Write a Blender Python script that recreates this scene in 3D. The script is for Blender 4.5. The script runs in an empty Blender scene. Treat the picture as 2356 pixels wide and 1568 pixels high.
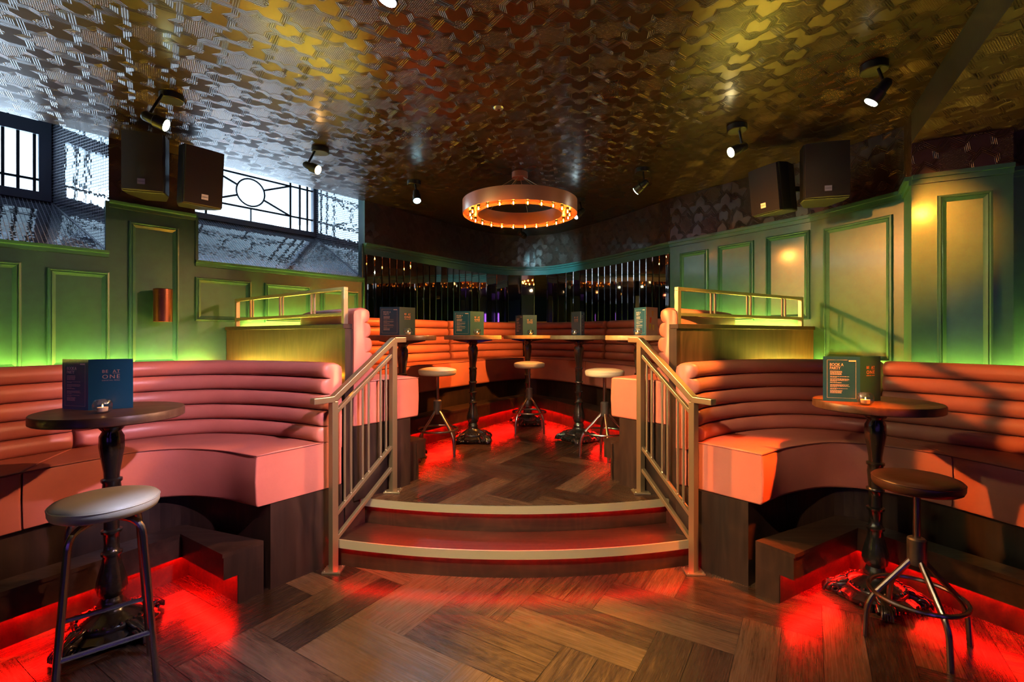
import bpy, math, random
from math import sin, cos, pi, radians, atan2, sqrt
from mathutils import Vector, Matrix, Euler

S = bpy.context.scene
C = S.collection
random.seed(7)

# ------------------------------------------------------------------ camera
F = 1112.0            # focal length in pixels of the 2356 px wide frame
EYE = 1.4
HOR = 770.0
cd = bpy.data.cameras.new('camera')
cam = bpy.data.objects.new('camera', cd)
C.objects.link(cam)
cam.location = (0, 0, EYE)
cam.rotation_euler = (radians(90), 0, 0)
cd.sensor_width = 36.0
cd.lens = 36.0 * F / 2356.0
cd.shift_y = -(784 - HOR) / 2356.0
cd.clip_start = 0.05
S.camera = cam

# ------------------------------------------------------------------ world, exposure
w = bpy.data.worlds.new('daylight'); S.world = w; w.use_nodes = True
bg = w.node_tree.nodes['Background']
bg.inputs['Color'].default_value = (0.56, 0.76, 1.0, 1)
bg.inputs['Strength'].default_value = 15.0
S.view_settings.view_transform = 'Standard'
S.view_settings.look = 'None'
S.view_settings.exposure = 0.0
S.view_settings.gamma = 1.0
S.view_settings.use_curve_mapping = False
cy = S.cycles
cy.max_bounces = 5; cy.diffuse_bounces = 2; cy.glossy_bounces = 3
cy.transmission_bounces = 2; cy.transparent_max_bounces = 8
cy.use_adaptive_sampling = True; cy.adaptive_threshold = 0.07
cy.caustics_reflective = False; cy.caustics_refractive = False
cy.sample_clamp_indirect = 3.0; cy.sample_clamp_direct = 0
cy.use_denoising = True

# spot light table: name key, canopy xy, lens point, aim, colour, watts, cone deg, label
YEL = (1.0, 0.62, 0.10); LED_Y = (1.0, 0.74, 0.07); RED = (1.0, 0.004, 0.002)
SPOTS = [
 ((-2.07, 2.94), (-2.02, 2.80, 2.62), (1.5, 3.9, 1.1), (0.80, 1.0, 0.45), 160, 60, 'black ceiling spotlight shining green beside the left speakers'),
 ((-1.50, 3.78), (-1.49, 3.68, 2.66), (2.1, 3.0, 1.0), (1.0, 0.33, 0.05), 1150, 56, 'black ceiling spotlight glowing orange beside the copper ring chandelier, on its left'),
 ((-0.93, 4.59), (-0.885, 4.50, 2.66), (-0.35, 3.2, 0.0), (0.25, 0.75, 1.0), 90, 50, 'small black ceiling spotlight glowing blue at far left of the chandelier'),
 ((0.15, 6.25), (0.15, 6.15, 2.66), (0.60, 6.85, 2.45), (0.35, 0.85, 1.0), 45, 70, 'black ceiling spotlight glowing pale blue just above the curved mirror wall'),
 ((0.72, 5.20), (0.68, 5.10, 2.66), (-0.95, 4.6, 1.25), (1.0, 0.27, 0.03), 700, 66, 'blue-white ceiling spotlight half hidden behind the chandelier rim'),
 ((1.147, 4.25), (1.09, 4.20, 2.66), (-0.75, 5.9, 1.2), (1.0, 0.36, 0.06), 620, 56, 'black ceiling spotlight glowing pale green to the right of the chandelier'),
 ((1.57, 3.37), (1.53, 3.35, 2.67), (-2.3, 2.9, 0.9), (1.0, 0.46, 0.20), 620, 50, 'bright yellow starry ceiling spotlight in front of the right-hand speakers'),
 ((1.955, 2.61), (1.92, 2.57, 2.65), (0.45, 3.5, 0.3), (1.0, 0.42, 0.06), 480, 26, 'bright green-white ceiling spotlight nearest to the dark ceiling beam'),
]
# lamps of the same kind above and behind the picture's top edge, one of them an added fill
SPOTS_OFF = [
 ((2.25, 1.96), (2.20, 2.00, 2.47), (1.44, 2.68, 0.60), (1.0, 0.15, 0.008), 1300, 26),
 ((1.85, 0.85), (1.88, 0.90, 2.66), (2.62, 3.10, 2.02), (1.0, 0.36, 0.03), 620, 24),
 ((0.9, 1.0), (0.85, 1.05, 2.66), (-1.35, 2.90, 0.95), (1.0, 0.68, 0.90), 700, 36),
 ((-0.9, 0.6), (-0.85, 0.65, 2.66), (0.25, 3.0, 0.25), (1.0, 0.74, 0.40), 900, 62),  # added fill lamp out of view, brightens the steps and floor from the front
 ((0.25, 1.2), (0.25, 1.25, 2.66), (0.24, 2.15, 0.0), (1.0, 0.66, 0.08), 900, 24),
 ((-0.47, 1.85), (-0.46, 1.80, 2.66), (-1.25, 1.75, 0.0), (0.62, 0.66, 1.0), 520, 30),
]
LED_WALL = 300.0    # emission of the yellow strips behind the benches
LED_RED = 300.0     # emission of the red strips at floor level
SCALE_SPOT = 1.0

# ------------------------------------------------------------------ material helpers
def mat(name):
    m = bpy.data.materials.new(name); m.use_nodes = True
    nt = m.node_tree
    return m, nt, nt.nodes['Principled BSDF']

class NB:
    """tiny node builder"""
    def __init__(s, nt): s.nt = nt
    def n(s, t, **kw):
        x = s.nt.nodes.new(t)
        for k, v in kw.items(): setattr(x, k, v)
        return x
    def put(s, sock, v):
        if isinstance(v, (int, float)): sock.default_value = v
        elif isinstance(v, (tuple, list)): sock.default_value = v
        else: s.nt.links.new(v, sock)
    def m(s, op, a, b=None, c=None):
        x = s.n('ShaderNodeMath', operation=op)
        s.put(x.inputs[0], a)
        if b is not None: s.put(x.inputs[1], b)
        if c is not None: s.put(x.inputs[2], c)
        return x.outputs[0]
    def noise(s, vec, scale, detail=3, rough=0.5, dist=0):
        x = s.n('ShaderNodeTexNoise')
        if vec is not None: s.put(x.inputs['Vector'], vec)
        x.inputs['Scale'].default_value = scale; x.inputs['Detail'].default_value = detail
        x.inputs['Roughness'].default_value = rough; x.inputs['Distortion'].default_value = dist
        return x.outputs[0]
    def ramp(s, fac, stops):
        x = s.n('ShaderNodeValToRGB'); s.put(x.inputs[0], fac)
        e = x.color_ramp.elements
        while len(e) < len(stops): e.new(0.5)
        for i, (p, c) in enumerate(stops):
            e[i].position = p; e[i].color = (*c, 1)
        return x.outputs[0]
    def mapping(s, vec, scale=(1, 1, 1), rot=(0, 0, 0), loc=(0, 0, 0)):
        x = s.n('ShaderNodeMapping'); s.put(x.inputs['Vector'], vec)
        x.inputs['Scale'].default_value = scale; x.inputs['Rotation'].default_value = rot; x.inputs['Location'].default_value = loc
        return x.outputs[0]
    def bump(s, h, strength=0.3, dist=0.01):
        x = s.n('ShaderNodeBump'); s.put(x.inputs['Height'], h)
        x.inputs['Strength'].default_value = strength; x.inputs['Distance'].default_value = dist
        return x.outputs[0]
    def coord(s, which='Object'):
        return s.n('ShaderNodeTexCoord').outputs[which]

def simple(name, col, rough=0.5, metal=0.0, nscale=0, nstr=0.1, spec=0.5, coat=0.0, vary=0.0):
    m, nt, p = mat(name); b = NB(nt)
    p.inputs['Base Color'].default_value = (*col, 1)
    p.inputs['Roughness'].default_value = rough
    p.inputs['Metallic'].default_value = metal
    p.inputs['Specular IOR Level'].default_value = spec
    if coat: p.inputs['Coat Weight'].default_value = coat; p.inputs['Coat Roughness'].default_value = 0.12
    if nscale:
        v = b.coord(); h = b.noise(v, nscale, 3)
        nt.links.new(b.bump(h, nstr, 0.004), p.inputs['Normal'])
        if vary:
            h2 = b.noise(v, nscale * 0.1, 4)
            c = b.ramp(h2, [(0.3, tuple(x * (1 - vary) for x in col)), (0.7, tuple(min(1, x * (1 + vary)) for x in col))])
            nt.links.new(c, p.inputs['Base Color'])
    return m

def emit(name, col, strength):
    m, nt, p = mat(name)
    p.inputs['Base Color'].default_value = (0, 0, 0, 1)
    p.inputs['Emission Color'].default_value = (*col, 1)
    p.inputs['Emission Strength'].default_value = strength
    return m

def thin_glass(name, tint=(1, 1, 1), gloss=0.06):
    m = bpy.data.materials.new(name); m.use_nodes = True; nt = m.node_tree
    nt.nodes.remove(nt.nodes['Principled BSDF'])
    b = NB(nt)
    t = b.n('ShaderNodeBsdfTransparent'); t.inputs[0].default_value = (*tint, 1)
    g = b.n('ShaderNodeBsdfGlossy'); g.inputs['Roughness'].default_value = 0.03
    lw = b.n('ShaderNodeLayerWeight'); lw.inputs[0].default_value = 0.35
    f = b.m('MULTIPLY_ADD', lw.outputs['Facing'], 0.5, gloss)
    mx = b.n('ShaderNodeMixShader'); nt.links.new(f, mx.inputs[0])
    nt.links.new(t.outputs[0], mx.inputs[1]); nt.links.new(g.outputs[0], mx.inputs[2])
    nt.links.new(mx.outputs[0], nt.nodes['Material Output'].inputs['Surface'])
    return m

def wood_mat(name, dark, light, rough=0.42, use_uv=False, grain=1.0, bump=0.25, axis='z'):
    """use_uv: UV in metres along the plank (u) and across (v); plank attribute gives each board its tone"""
    m, nt, p = mat(name); b = NB(nt)
    if use_uv:
        v = b.n('ShaderNodeUVMap').outputs[0]
        rnd = b.n('ShaderNodeAttribute'); rnd.attribute_name = 'plank'
        off = b.n('ShaderNodeVectorMath', operation='ADD')
        nt.links.new(v, off.inputs[0]); 
        sc = b.n('ShaderNodeVectorMath', operation='SCALE'); nt.links.new(rnd.outputs['Vector'], sc.inputs[0]); sc.inputs['Scale'].default_value = 37.0
        nt.links.new(sc.outputs[0], off.inputs[1])
        base = off.outputs[0]
        tone = rnd.outputs['Fac']
        st = b.mapping(base, (2.2 * grain, 26 * grain, 1))
        st2 = b.mapping(base, (5, 190, 1))
        st3 = b.mapping(base, (1.6, 7, 1))
    else:
        base = b.coord()
        tone = None
        s1 = {'z': (9, 9, 1.1), 'x': (1.1, 9, 9)}[axis]
        s2 = {'z': (90, 90, 2.5), 'x': (2.5, 90, 90)}[axis]
        st = b.mapping(base, tuple(x * grain for x in s1)); st2 = b.mapping(base, s2); st3 = b.mapping(base, (3, 3, 0.9))
    n1 = b.noise(st, 1.0, 5, 0.6, 1.2)
    n2 = b.noise(st2, 1.0, 2)
    n3 = b.noise(st3, 1.0, 2)
    rings = b.m('SINE', b.m('MULTIPLY', n3, 46.0))
    rings = b.m('MULTIPLY', b.m('ABSOLUTE', rings), 0.12)
    f = b.m('ADD', b.m('MULTIPLY', n1, 0.75), b.m('MULTIPLY', n2, 0.20))
    f = b.m('SUBTRACT', f, rings)
    if tone is not None:
        f = b.m('ADD', f, b.m('MULTIPLY_ADD', tone, 0.85, -0.42))
    col = b.ramp(f, [(0.22, dark), (0.75, light)])
    nt.links.new(col, p.inputs['Base Color'])
    r = b.m('MULTIPLY_ADD', n2, 0.25, rough - 0.12)
    nt.links.new(r, p.inputs['Roughness'])
    h = b.m('ADD', b.m('MULTIPLY', n2, 0.45), b.m('MULTIPLY', n1, 0.5))
    nt.links.new(b.bump(h, bump, 0.003), p.inputs['Normal'])
    return m

def lincrusta(name, col, rough, scale=2.6, metal=0.35, strength=0.9, seam=True):
    """embossed wallpaper: eight-pointed stars of fine dots, ribbed bands and small flowers"""
    m, nt, p = mat(name); b = NB(nt)
    uv = b.n('ShaderNodeUVMap').outputs[0]
    v = b.mapping(uv, (scale, scale, 1), (0, 0, radians(8)))
    sp = b.n('ShaderNodeSeparateXYZ'); nt.links.new(v, sp.inputs[0])
    x, y = sp.outputs[0], sp.outputs[1]
    def cell(x, y):
        fx = b.m('ABSOLUTE', b.m('SUBTRACT', b.m('FRACT', x), 0.5))
        fy = b.m('ABSOLUTE', b.m('SUBTRACT', b.m('FRACT', y), 0.5))
        d1 = b.m('MAXIMUM', fx, fy)
        d2 = b.m('MULTIPLY', b.m('ADD', fx, fy), 0.7071)
        return fx, fy, d1, d2
    fx, fy, d1, d2 = cell(x, y)
    star = b.m('MINIMUM', d1, d2)
    inside = b.m('LESS_THAN', star, 0.20)
    dots = b.m('MULTIPLY', b.m('SINE', b.m('MULTIPLY', x, 150)), b.m('SINE', b.m('MULTIPLY', y, 150)))
    # interlaced ribs in the band outside the star
    band = b.m('MULTIPLY', b.m('GREATER_THAN', star, 0.22), b.m('LESS_THAN', star, 0.33))
    ribs = b.m('SINE', b.m('MULTIPLY', star, 210))
    # chevrons
    zig = b.m('PINGPONG', b.m('MULTIPLY', x, 1.0), 0.25)
    chev = b.m('FRACT', b.m('MULTIPLY', b.m('ADD', y, zig), 2.0))
    chm = b.m('LESS_THAN', chev, 0.30)
    chr_ = b.m('SINE', b.m('MULTIPLY', chev, 62))
    # flowers at the corners of the cells
    gx, gy, e1, e2 = cell(b.m('ADD', x, 0.5), b.m('ADD', y, 0.5))
    rr = b.m('SQRT', b.m('ADD', b.m('MULTIPLY', gx, gx), b.m('MULTIPLY', gy, gy)))
    ang = b.m('ARCTAN2', gy, gx)
    fl = b.m('MULTIPLY', b.m('SINE', b.m('MULTIPLY', rr, 120)), b.m('COSINE', b.m('MULTIPLY', ang, 8)))
    flm = b.m('LESS_THAN', rr, 0.13)
    h = b.m('MULTIPLY', b.m('MULTIPLY', dots, inside), 0.45)
    notin = b.m('SUBTRACT', 1.0, inside)
    h = b.m('ADD', h, b.m('MULTIPLY', b.m('MULTIPLY', ribs, band), 0.6))
    h = b.m('ADD', h, b.m('MULTIPLY', b.m('MULTIPLY', b.m('MULTIPLY', chr_, chm), notin), 0.5))
    h = b.m('ADD', h, b.m('MULTIPLY', b.m('MULTIPLY', fl, flm), 0.7))
    h = b.m('ADD', h, b.m('MULTIPLY', inside, 0.3))
    h = b.m('ADD', h, b.m('MULTIPLY', b.noise(uv, 9, 2), 0.25))
    nt.links.new(b.bump(h, strength, 0.0032), p.inputs['Normal'])
    p.inputs['Base Color'].default_value = (*col, 1)
    n = b.noise(uv, 1.3, 3)
    nt.links.new(b.m('MULTIPLY_ADD', n, 0.22, rough - 0.11), p.inputs['Roughness'])
    p.inputs['Metallic'].default_value = metal
    p.inputs['Coat Weight'].default_value = 0.25
    p.inputs['Coat Roughness'].default_value = 0.22
    return m

def mosaic_mat():
    m, nt, p = mat('mirror_mosaic'); b = NB(nt)
    uv = b.n('ShaderNodeUVMap').outputs[0]
    v = b.mapping(uv, (42, 42, 1))
    sp = b.n('ShaderNodeSeparateXYZ'); nt.links.new(v, sp.inputs[0])
    fx = b.m('ABSOLUTE', b.m('SUBTRACT', b.m('FRACT', sp.outputs[0]), 0.5))
    fy = b.m('ABSOLUTE', b.m('SUBTRACT', b.m('FRACT', sp.outputs[1]), 0.5))
    g = b.m('GREATER_THAN', b.m('MAXIMUM', fx, fy), 0.43)
    fl = b.n('ShaderNodeVectorMath', operation='FLOOR'); nt.links.new(v, fl.inputs[0])
    wn = b.n('ShaderNodeTexWhiteNoise'); nt.links.new(fl.outputs[0], wn.inputs['Vector'])
    geo = b.n('ShaderNodeNewGeometry')
    sub = b.n('ShaderNodeVectorMath', operation='SUBTRACT'); nt.links.new(wn.outputs['Color'], sub.inputs[0]); sub.inputs[1].default_value = (0.5, 0.5, 0.5)
    sc = b.n('ShaderNodeVectorMath', operation='SCALE'); nt.links.new(sub.outputs[0], sc.inputs[0]); sc.inputs['Scale'].default_value = 0.035
    ad = b.n('ShaderNodeVectorMath', operation='ADD'); nt.links.new(geo.outputs['Normal'], ad.inputs[0]); nt.links.new(sc.outputs[0], ad.inputs[1])
    nm = b.n('ShaderNodeVectorMath', operation='NORMALIZE'); nt.links.new(ad.outputs[0], nm.inputs[0])
    nt.links.new(nm.outputs[0], p.inputs['Normal'])
    nt.links.new(b.m('SUBTRACT', 1.0, g), p.inputs['Metallic'])
    nt.links.new(b.m('MULTIPLY_ADD', g, 0.5, 0.04), p.inputs['Roughness'])
    mix = b.n('ShaderNodeMix', data_type='RGBA'); nt.links.new(g, mix.inputs[0])
    mix.inputs[6].default_value = (0.85, 0.87, 0.87, 1); mix.inputs[7].default_value = (0.8, 0.83, 0.85, 1)
    nt.links.new(mix.outputs[2], p.inputs['Base Color'])
    return m

def leather(name, col, rough=0.36):
    m, nt, p = mat(name); b = NB(nt)
    v = b.coord()
    n = b.noise(v, 5, 4); fine = b.noise(v, 420, 2)
    c = b.ramp(n, [(0.3, tuple(x * 0.88 for x in col)), (0.7, tuple(min(1, x * 1.06) for x in col))])
    nt.links.new(c, p.inputs['Base Color'])
    h = b.m('ADD', b.m('MULTIPLY', n, 3.0), b.m('MULTIPLY', fine, 0.25))
    nt.links.new(b.bump(h, 0.28, 0.004), p.inputs['Normal'])
    p.inputs['Roughness'].default_value = rough
    p.inputs['Specular IOR Level'].default_value = 0.45
    return m

M = dict(
 teal=simple('teal_paint', (0.030, 0.125, 0.115), 0.36, 0, 160, 0.10, coat=0.2, vary=0.08),
 wood=wood_mat('dark_oak_panel', (0.010, 0.005, 0.0035), (0.050, 0.024, 0.015), 0.42),
 woodx=wood_mat('dark_oak_board', (0.012, 0.006, 0.004), (0.062, 0.031, 0.019), 0.36, axis='x'),
 warmwood=wood_mat('brown_oak_veneer', (0.030, 0.015, 0.008), (0.105, 0.058, 0.030), 0.42),
 floor=wood_mat('parquet_oak', (0.020, 0.010, 0.006), (0.105, 0.053, 0.027), 0.27, use_uv=True, bump=0.13),
 top=wood_mat('tabletop_wood', (0.055, 0.024, 0.014), (0.16, 0.075, 0.042), 0.34, axis='x'),
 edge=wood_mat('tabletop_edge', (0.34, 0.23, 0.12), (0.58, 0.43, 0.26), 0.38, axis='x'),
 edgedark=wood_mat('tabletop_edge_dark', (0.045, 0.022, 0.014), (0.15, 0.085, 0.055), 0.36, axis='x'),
 under=simple('floor_gap', (0.01, 0.006, 0.004), 0.7),
 ceil=lincrusta('embossed_ceiling', (0.075, 0.044, 0.022), 0.30, 3.6, metal=0.75),
 paper=lincrusta('embossed_wallpaper', (0.055, 0.030, 0.022), 0.33, 3.6),
 beam=simple('beam_paint', (0.05, 0.055, 0.055), 0.35, 0.2, 60, 0.1),
 mosaic=mosaic_mat(),
 mirror=simple('bronze_mirror', (0.46, 0.40, 0.36), 0.025, 1.0),
 brass=simple('brushed_brass', (0.52, 0.425, 0.26), 0.34, 0.9, 220, 0.08),
 nosing=simple('brass_nosing', (0.95, 0.84, 0.55), 0.38, 0.8, 300, 0.10),
 steel=simple('dark_steel', (0.33, 0.29, 0.265), 0.26, 1.0, 200, 0.06),
 hub=simple('worn_steel', (0.13, 0.12, 0.12), 0.42, 0.8, 60, 0.3, vary=0.5),
 iron=simple('black_cast_iron', (0.016, 0.014, 0.014), 0.24, 0.2, 70, 0.35, spec=0.7, coat=0.4),
 pink=leather('coral_leather', (0.48, 0.145, 0.105)),
 piping=simple('dark_stitching', (0.17, 0.035, 0.03), 0.6, 0, 200, 0.1),
 cream=leather('grey_cream_leather', (0.50, 0.50, 0.40), 0.36),
 cream2=leather('cream_leather', (0.66, 0.56, 0.42), 0.40),
 brown=leather('brown_leather', (0.06, 0.03, 0.022), 0.32),
 black=simple('black_plastic', (0.010, 0.010, 0.012), 0.42, 0, 300, 0.05),
 grille=simple('speaker_grille', (0.028, 0.024, 0.034), 0.55, 0.2, 700, 0.6),
 badge=simple('badge_silver', (0.55, 0.55, 0.6), 0.35, 0.8, 100, 0.05),
 copper=simple('aged_copper', (0.17, 0.065, 0.045), 0.36, 0.9, 40, 0.1, vary=0.3),
 ring=simple('rose_copper_paint', (0.55, 0.19, 0.13), 0.33, 0.25, 90, 0.04),
 frame=simple('grey_window_paint', (0.11, 0.125, 0.155), 0.45, 0, 80, 0.05),
 lead=simple('lead_came', (0.02, 0.022, 0.025), 0.5, 0.4, 80, 0.1),
 glass=thin_glass('clear_glass'),
 pane=thin_glass('window_glass', (0.98, 1, 1), 0.02),
 amberglass=thin_glass('amber_bulb_glass', (1.0, 0.80, 0.50), 0.06),
 blue=simple('menu_blue_cover', (0.006, 0.11, 0.26), 0.40, 0, 300, 0.04, coat=0.15),
 bluedark=simple('menu_teal_cover', (0.003, 0.055, 0.105), 0.40, 0, 300, 0.04, coat=0.15),
 page=simple('menu_page', (0.75, 0.70, 0.62), 0.6, 0, 200, 0.05),
 photo=simple('menu_photo_page', (0.50, 0.30, 0.22), 0.4, 0, 60, 0.02, vary=0.2),
 white=simple('white_print', (0.82, 0.82, 0.86), 0.5, 0, 200, 0.02),
 foil=simple('copper_foil_print', (0.75, 0.36, 0.24), 0.35, 0.6, 200, 0.02),
 wax=simple('candle_wax', (0.85, 0.70, 0.52), 0.5, 0, 100, 0.02),
 alu=simple('tealight_cup', (0.75, 0.73, 0.72), 0.3, 0.9, 100, 0.02),
 flame=emit('candle_flame', (1.0, 0.45, 0.10), 30),
 led_y=emit('yellow_led', LED_Y, LED_WALL), led_a=emit('amber_led', (1.0, 0.34, 0.015), LED_WALL * 0.6),
 led_r=emit('red_led', RED, LED_RED), led_s=emit('red_step_led', RED, LED_RED * 0.20),
 filament=emit('bulb_filament', (1.0, 0.42, 0.06), 420),
 neon=emit('purple_neon', (0.32, 0.12, 1.0), 14),
 backwall=simple('dark_green_paint', (0.012, 0.05, 0.045), 0.45, 0, 100, 0.1),
)
LENSCOL = [('shining green', (0.75, 1.0, 0.5)), ('glowing orange', (1.0, 0.5, 0.1)), ('glowing blue at', (0.35, 0.85, 1.0)), ('pale blue', (0.4, 0.9, 1.0)), ('blue-white', (0.6, 0.9, 1.0)), ('pale green', (0.7, 1.0, 0.75)), ('bright yellow', (1.0, 0.85, 0.35)), ('green-white', (0.8, 1.0, 0.7))]
_lens = {}
def lens_mat(col):
    k = tuple(col)
    if k not in _lens: _lens[k] = emit('lamp_lens_%d' % len(_lens), tuple(0.12 + 0.88 * c for c in col), 60)
    return _lens[k]

# ------------------------------------------------------------------ mesh helpers
class MB:
    def __init__(s): s.v = []; s.f = []; s.uv = None; s.mi = []
    def add(s, vs, fs, mi=0):
        o = len(s.v); s.v += [tuple(v) for v in vs]; s.f += [tuple(o + i for i in f) for f in fs]; s.mi += [mi] * len(fs)
        return s
    def box(s, x0, y0, z0, x1, y1, z1, mi=0):
        v = [(x0,y0,z0),(x1,y0,z0),(x1,y1,z0),(x0,y1,z0),(x0,y0,z1),(x1,y0,z1),(x1,y1,z1),(x0,y1,z1)]
        return s.add(v, [(0,3,2,1),(4,5,6,7),(0,1,5,4),(1,2,6,5),(2,3,7,6),(3,0,4,7)], mi)
    def bar(s, a, b, wd, ht, up=(0, 0, 1), mi=0):
        a = Vector(a); b = Vector(b); d = (b - a).normalized(); up = Vector(up)
        if abs(d.dot(up)) > 0.98: up = Vector((0, 1, 0)) if abs(d.y) < 0.9 else Vector((1, 0, 0))
        r = d.cross(up).normalized(); u = r.cross(d).normalized()
        vs = []
        for p in (a, b):
            for sx, sy in ((-1,-1),(1,-1),(1,1),(-1,1)):
                vs.append(p + r * sx * wd / 2 + u * sy * ht / 2)
        return s.add(vs, [(0,1,2,3),(7,6,5,4),(0,4,5,1),(1,5,6,2),(2,6,7,3),(3,7,4,0)], mi)
    def tube(s, pts, r, n=10, closed=False, caps=True, mi=0):
        pts = [Vector(p) for p in pts]; m = len(pts)
        rs = r if isinstance(r, (list, tuple)) else [r] * m
        o = len(s.v); prev = None
        for i, p in enumerate(pts):
            if closed: t = pts[(i + 1) % m] - pts[i - 1]
            else: t = pts[min(i + 1, m - 1)] - pts[max(i - 1, 0)]
            t.normalize()
            if prev is None:
                a = Vector((0, 0, 1)) if abs(t.z) < 0.9 else Vector((1, 0, 0))
                u = t.cross(a).normalized()
            else:
                u = prev - t * prev.dot(t)
                u.normalize()
            prev = u; w_ = t.cross(u)
            for k in range(n):
                q = 2 * pi * k / n
                s.v.append(tuple(p + (u * cos(q) + w_ * sin(q)) * rs[i]))
        for i in range(m if closed else m - 1):
            j = (i + 1) % m
            for k in range(n):
                k2 = (k + 1) % n
                s.f.append((o + i*n + k, o + i*n + k2, o + j*n + k2, o + j*n + k)); s.mi.append(mi)
        if caps and not closed:
            s.f.append(tuple(o + k for k in reversed(range(n)))); s.mi.append(mi)
            s.f.append(tuple(o + (m-1)*n + k for k in range(n))); s.mi.append(mi)
        return s
    def lathe(s, prof, n=24, c=(0, 0, 0), mi=0, mod=None):
        """prof list of (r, z); closed at r=0 ends"""
        o = len(s.v); m = len(prof)
        for i, (r, z) in enumerate(prof):
            for k in range(n):
                q = 2 * pi * k / n
                rr = r * (mod(q, z) if mod else 1)
                s.v.append((c[0] + rr * cos(q), c[1] + rr * sin(q), c[2] + z))
        for i in range(m - 1):
            for k in range(n):
                k2 = (k + 1) % n
                s.f.append((o + i*n + k, o + i*n + k2, o + (i+1)*n + k2, o + (i+1)*n + k)); s.mi.append(mi)
        s.f.append(tuple(o + k for k in reversed(range(n)))); s.mi.append(mi)
        s.f.append(tuple(o + (m-1)*n + k for k in range(n))); s.mi.append(mi)
        return s
    def prism(s, poly, z0, z1, mi=0):
        n = len(poly)
        vs = [(p[0], p[1], z0) for p in poly] + [(p[0], p[1], z1) for p in poly]
        fs = [tuple(reversed(range(n))), tuple(range(n, 2*n))] + [(i, (i+1) % n, n + (i+1) % n, n + i) for i in range(n)]
        return s.add(vs, fs, mi)
    def sphere(s, c, r, n=10, m=6, sc=(1, 1, 1), mi=0):
        prof = [(max(1e-4, r * sin(pi * i / m)), -r * cos(pi * i / m)) for i in range(m + 1)]
        o = len(s.v); s.lathe(prof, n, (0, 0, 0), mi)
        for i in range(o, len(s.v)):
            x, y, z = s.v[i]; s.v[i] = (c[0] + x*sc[0], c[1] + y*sc[1], c[2] + z*sc[2])
        return s

def build(name, mb, m, parent=None, smooth=False, loc=None, bevel=0, angle=35):
    me = bpy.data.meshes.new(name)
    me.from_pydata(mb.v, [], mb.f); me.validate()
    ms = m if isinstance(m, (list, tuple)) else [m]
    for x in ms: me.materials.append(x)
    if len(ms) > 1 and len(me.polygons) == len(mb.mi):
        me.polygons.foreach_set('material_index', mb.mi)
    import bmesh
    b = bmesh.new(); b.from_mesh(me); bmesh.ops.recalc_face_normals(b, faces=b.faces[:]); b.to_mesh(me); b.free()
    if mb.uv is not None:
        l = me.uv_layers.new(name='UVMap')
        for p in me.polygons:
            for li in p.loop_indices: l.data[li].uv = mb.uv(me.vertices[me.loops[li].vertex_index].co, p)
    if smooth:
        me.polygons.foreach_set('use_smooth', [True] * len(me.polygons))
        try: me.set_sharp_from_angle(angle=radians(angle))
        except Exception: pass
    o = bpy.data.objects.new(name, me); C.objects.link(o)
    if parent is not None: o.parent = parent
    if loc is not None: o.location = loc
    if bevel:
        md = o.modifiers.new('bevel', 'BEVEL'); md.width = bevel; md.segments = 2; md.limit_method = 'ANGLE'; md.angle_limit = radians(40)
    return o

def tag(o, label=None, cat=None, group=None, kind=None):
    if label: o['label'] = label
    if cat: o['category'] = cat
    if group: o['group'] = group
    if kind: o['kind'] = kind
    return o

def thing(name, label, cat, loc=(0, 0, 0), rz=0, group=None):
    o = bpy.data.objects.new(name, None); C.objects.link(o)
    o.empty_display_size = 0.1
    o.location = loc; o.rotation_euler = (0, 0, rz)
    return tag(o, label, cat, group)

def dup(root, loc=None, rz=None, label=None):
    def rec(o, par):
        c = o.copy(); C.objects.link(c)
        if par is not None: c.parent = par
        for ch in [x for x in KIDS.get(o.name, [])]: rec(ch, c)
        return c
    KIDS = {}
    for o in bpy.data.objects:
        if o.parent is not None: KIDS.setdefault(o.parent.name, []).append(o)
    r = rec(root, None)
    if loc is not None: r.location = loc
    if rz is not None: r.rotation_euler = (0, 0, rz)
    if label: r['label'] = label
    return r

def catmull(pts, n):
    """smooth curve through 2D points, resampled to n equal steps"""
    P = [Vector((p[0], p[1])) for p in pts]
    P = [P[0] * 2 - P[1]] + P + [P[-1] * 2 - P[-2]]
    out = []
    for i in range(1, len(P) - 2):
        for k in range(16):
            t = k / 16
            a, b, c, d = P[i-1], P[i], P[i+1], P[i+2]
            out.append(0.5 * ((2*b) + (c - a)*t + (2*a - 5*b + 4*c - d)*t*t + (-a + 3*b - 3*c + d)*t**3))
    out.append(P[-2])
    L = [0]
    for i in range(1, len(out)): L.append(L[-1] + (out[i] - out[i-1]).length)
    res = []; j = 0
    for k in range(n):
        s = L[-1] * k / (n - 1)
        while j < len(L) - 2 and L[j+1] < s: j += 1
        t = (s - L[j]) / max(1e-9, L[j+1] - L[j])
        res.append(out[j].lerp(out[j+1], min(1, t)))
    return res

def offset(curve, d):
    """shift curve to its left side by d"""
    n = len(curve); r = []
    for i in range(n):
        t = (curve[min(i+1, n-1)] - curve[max(i-1, 0)]).normalized()
        r.append(curve[i] + Vector((-t.y, t.x)) * d)
    return r

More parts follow.
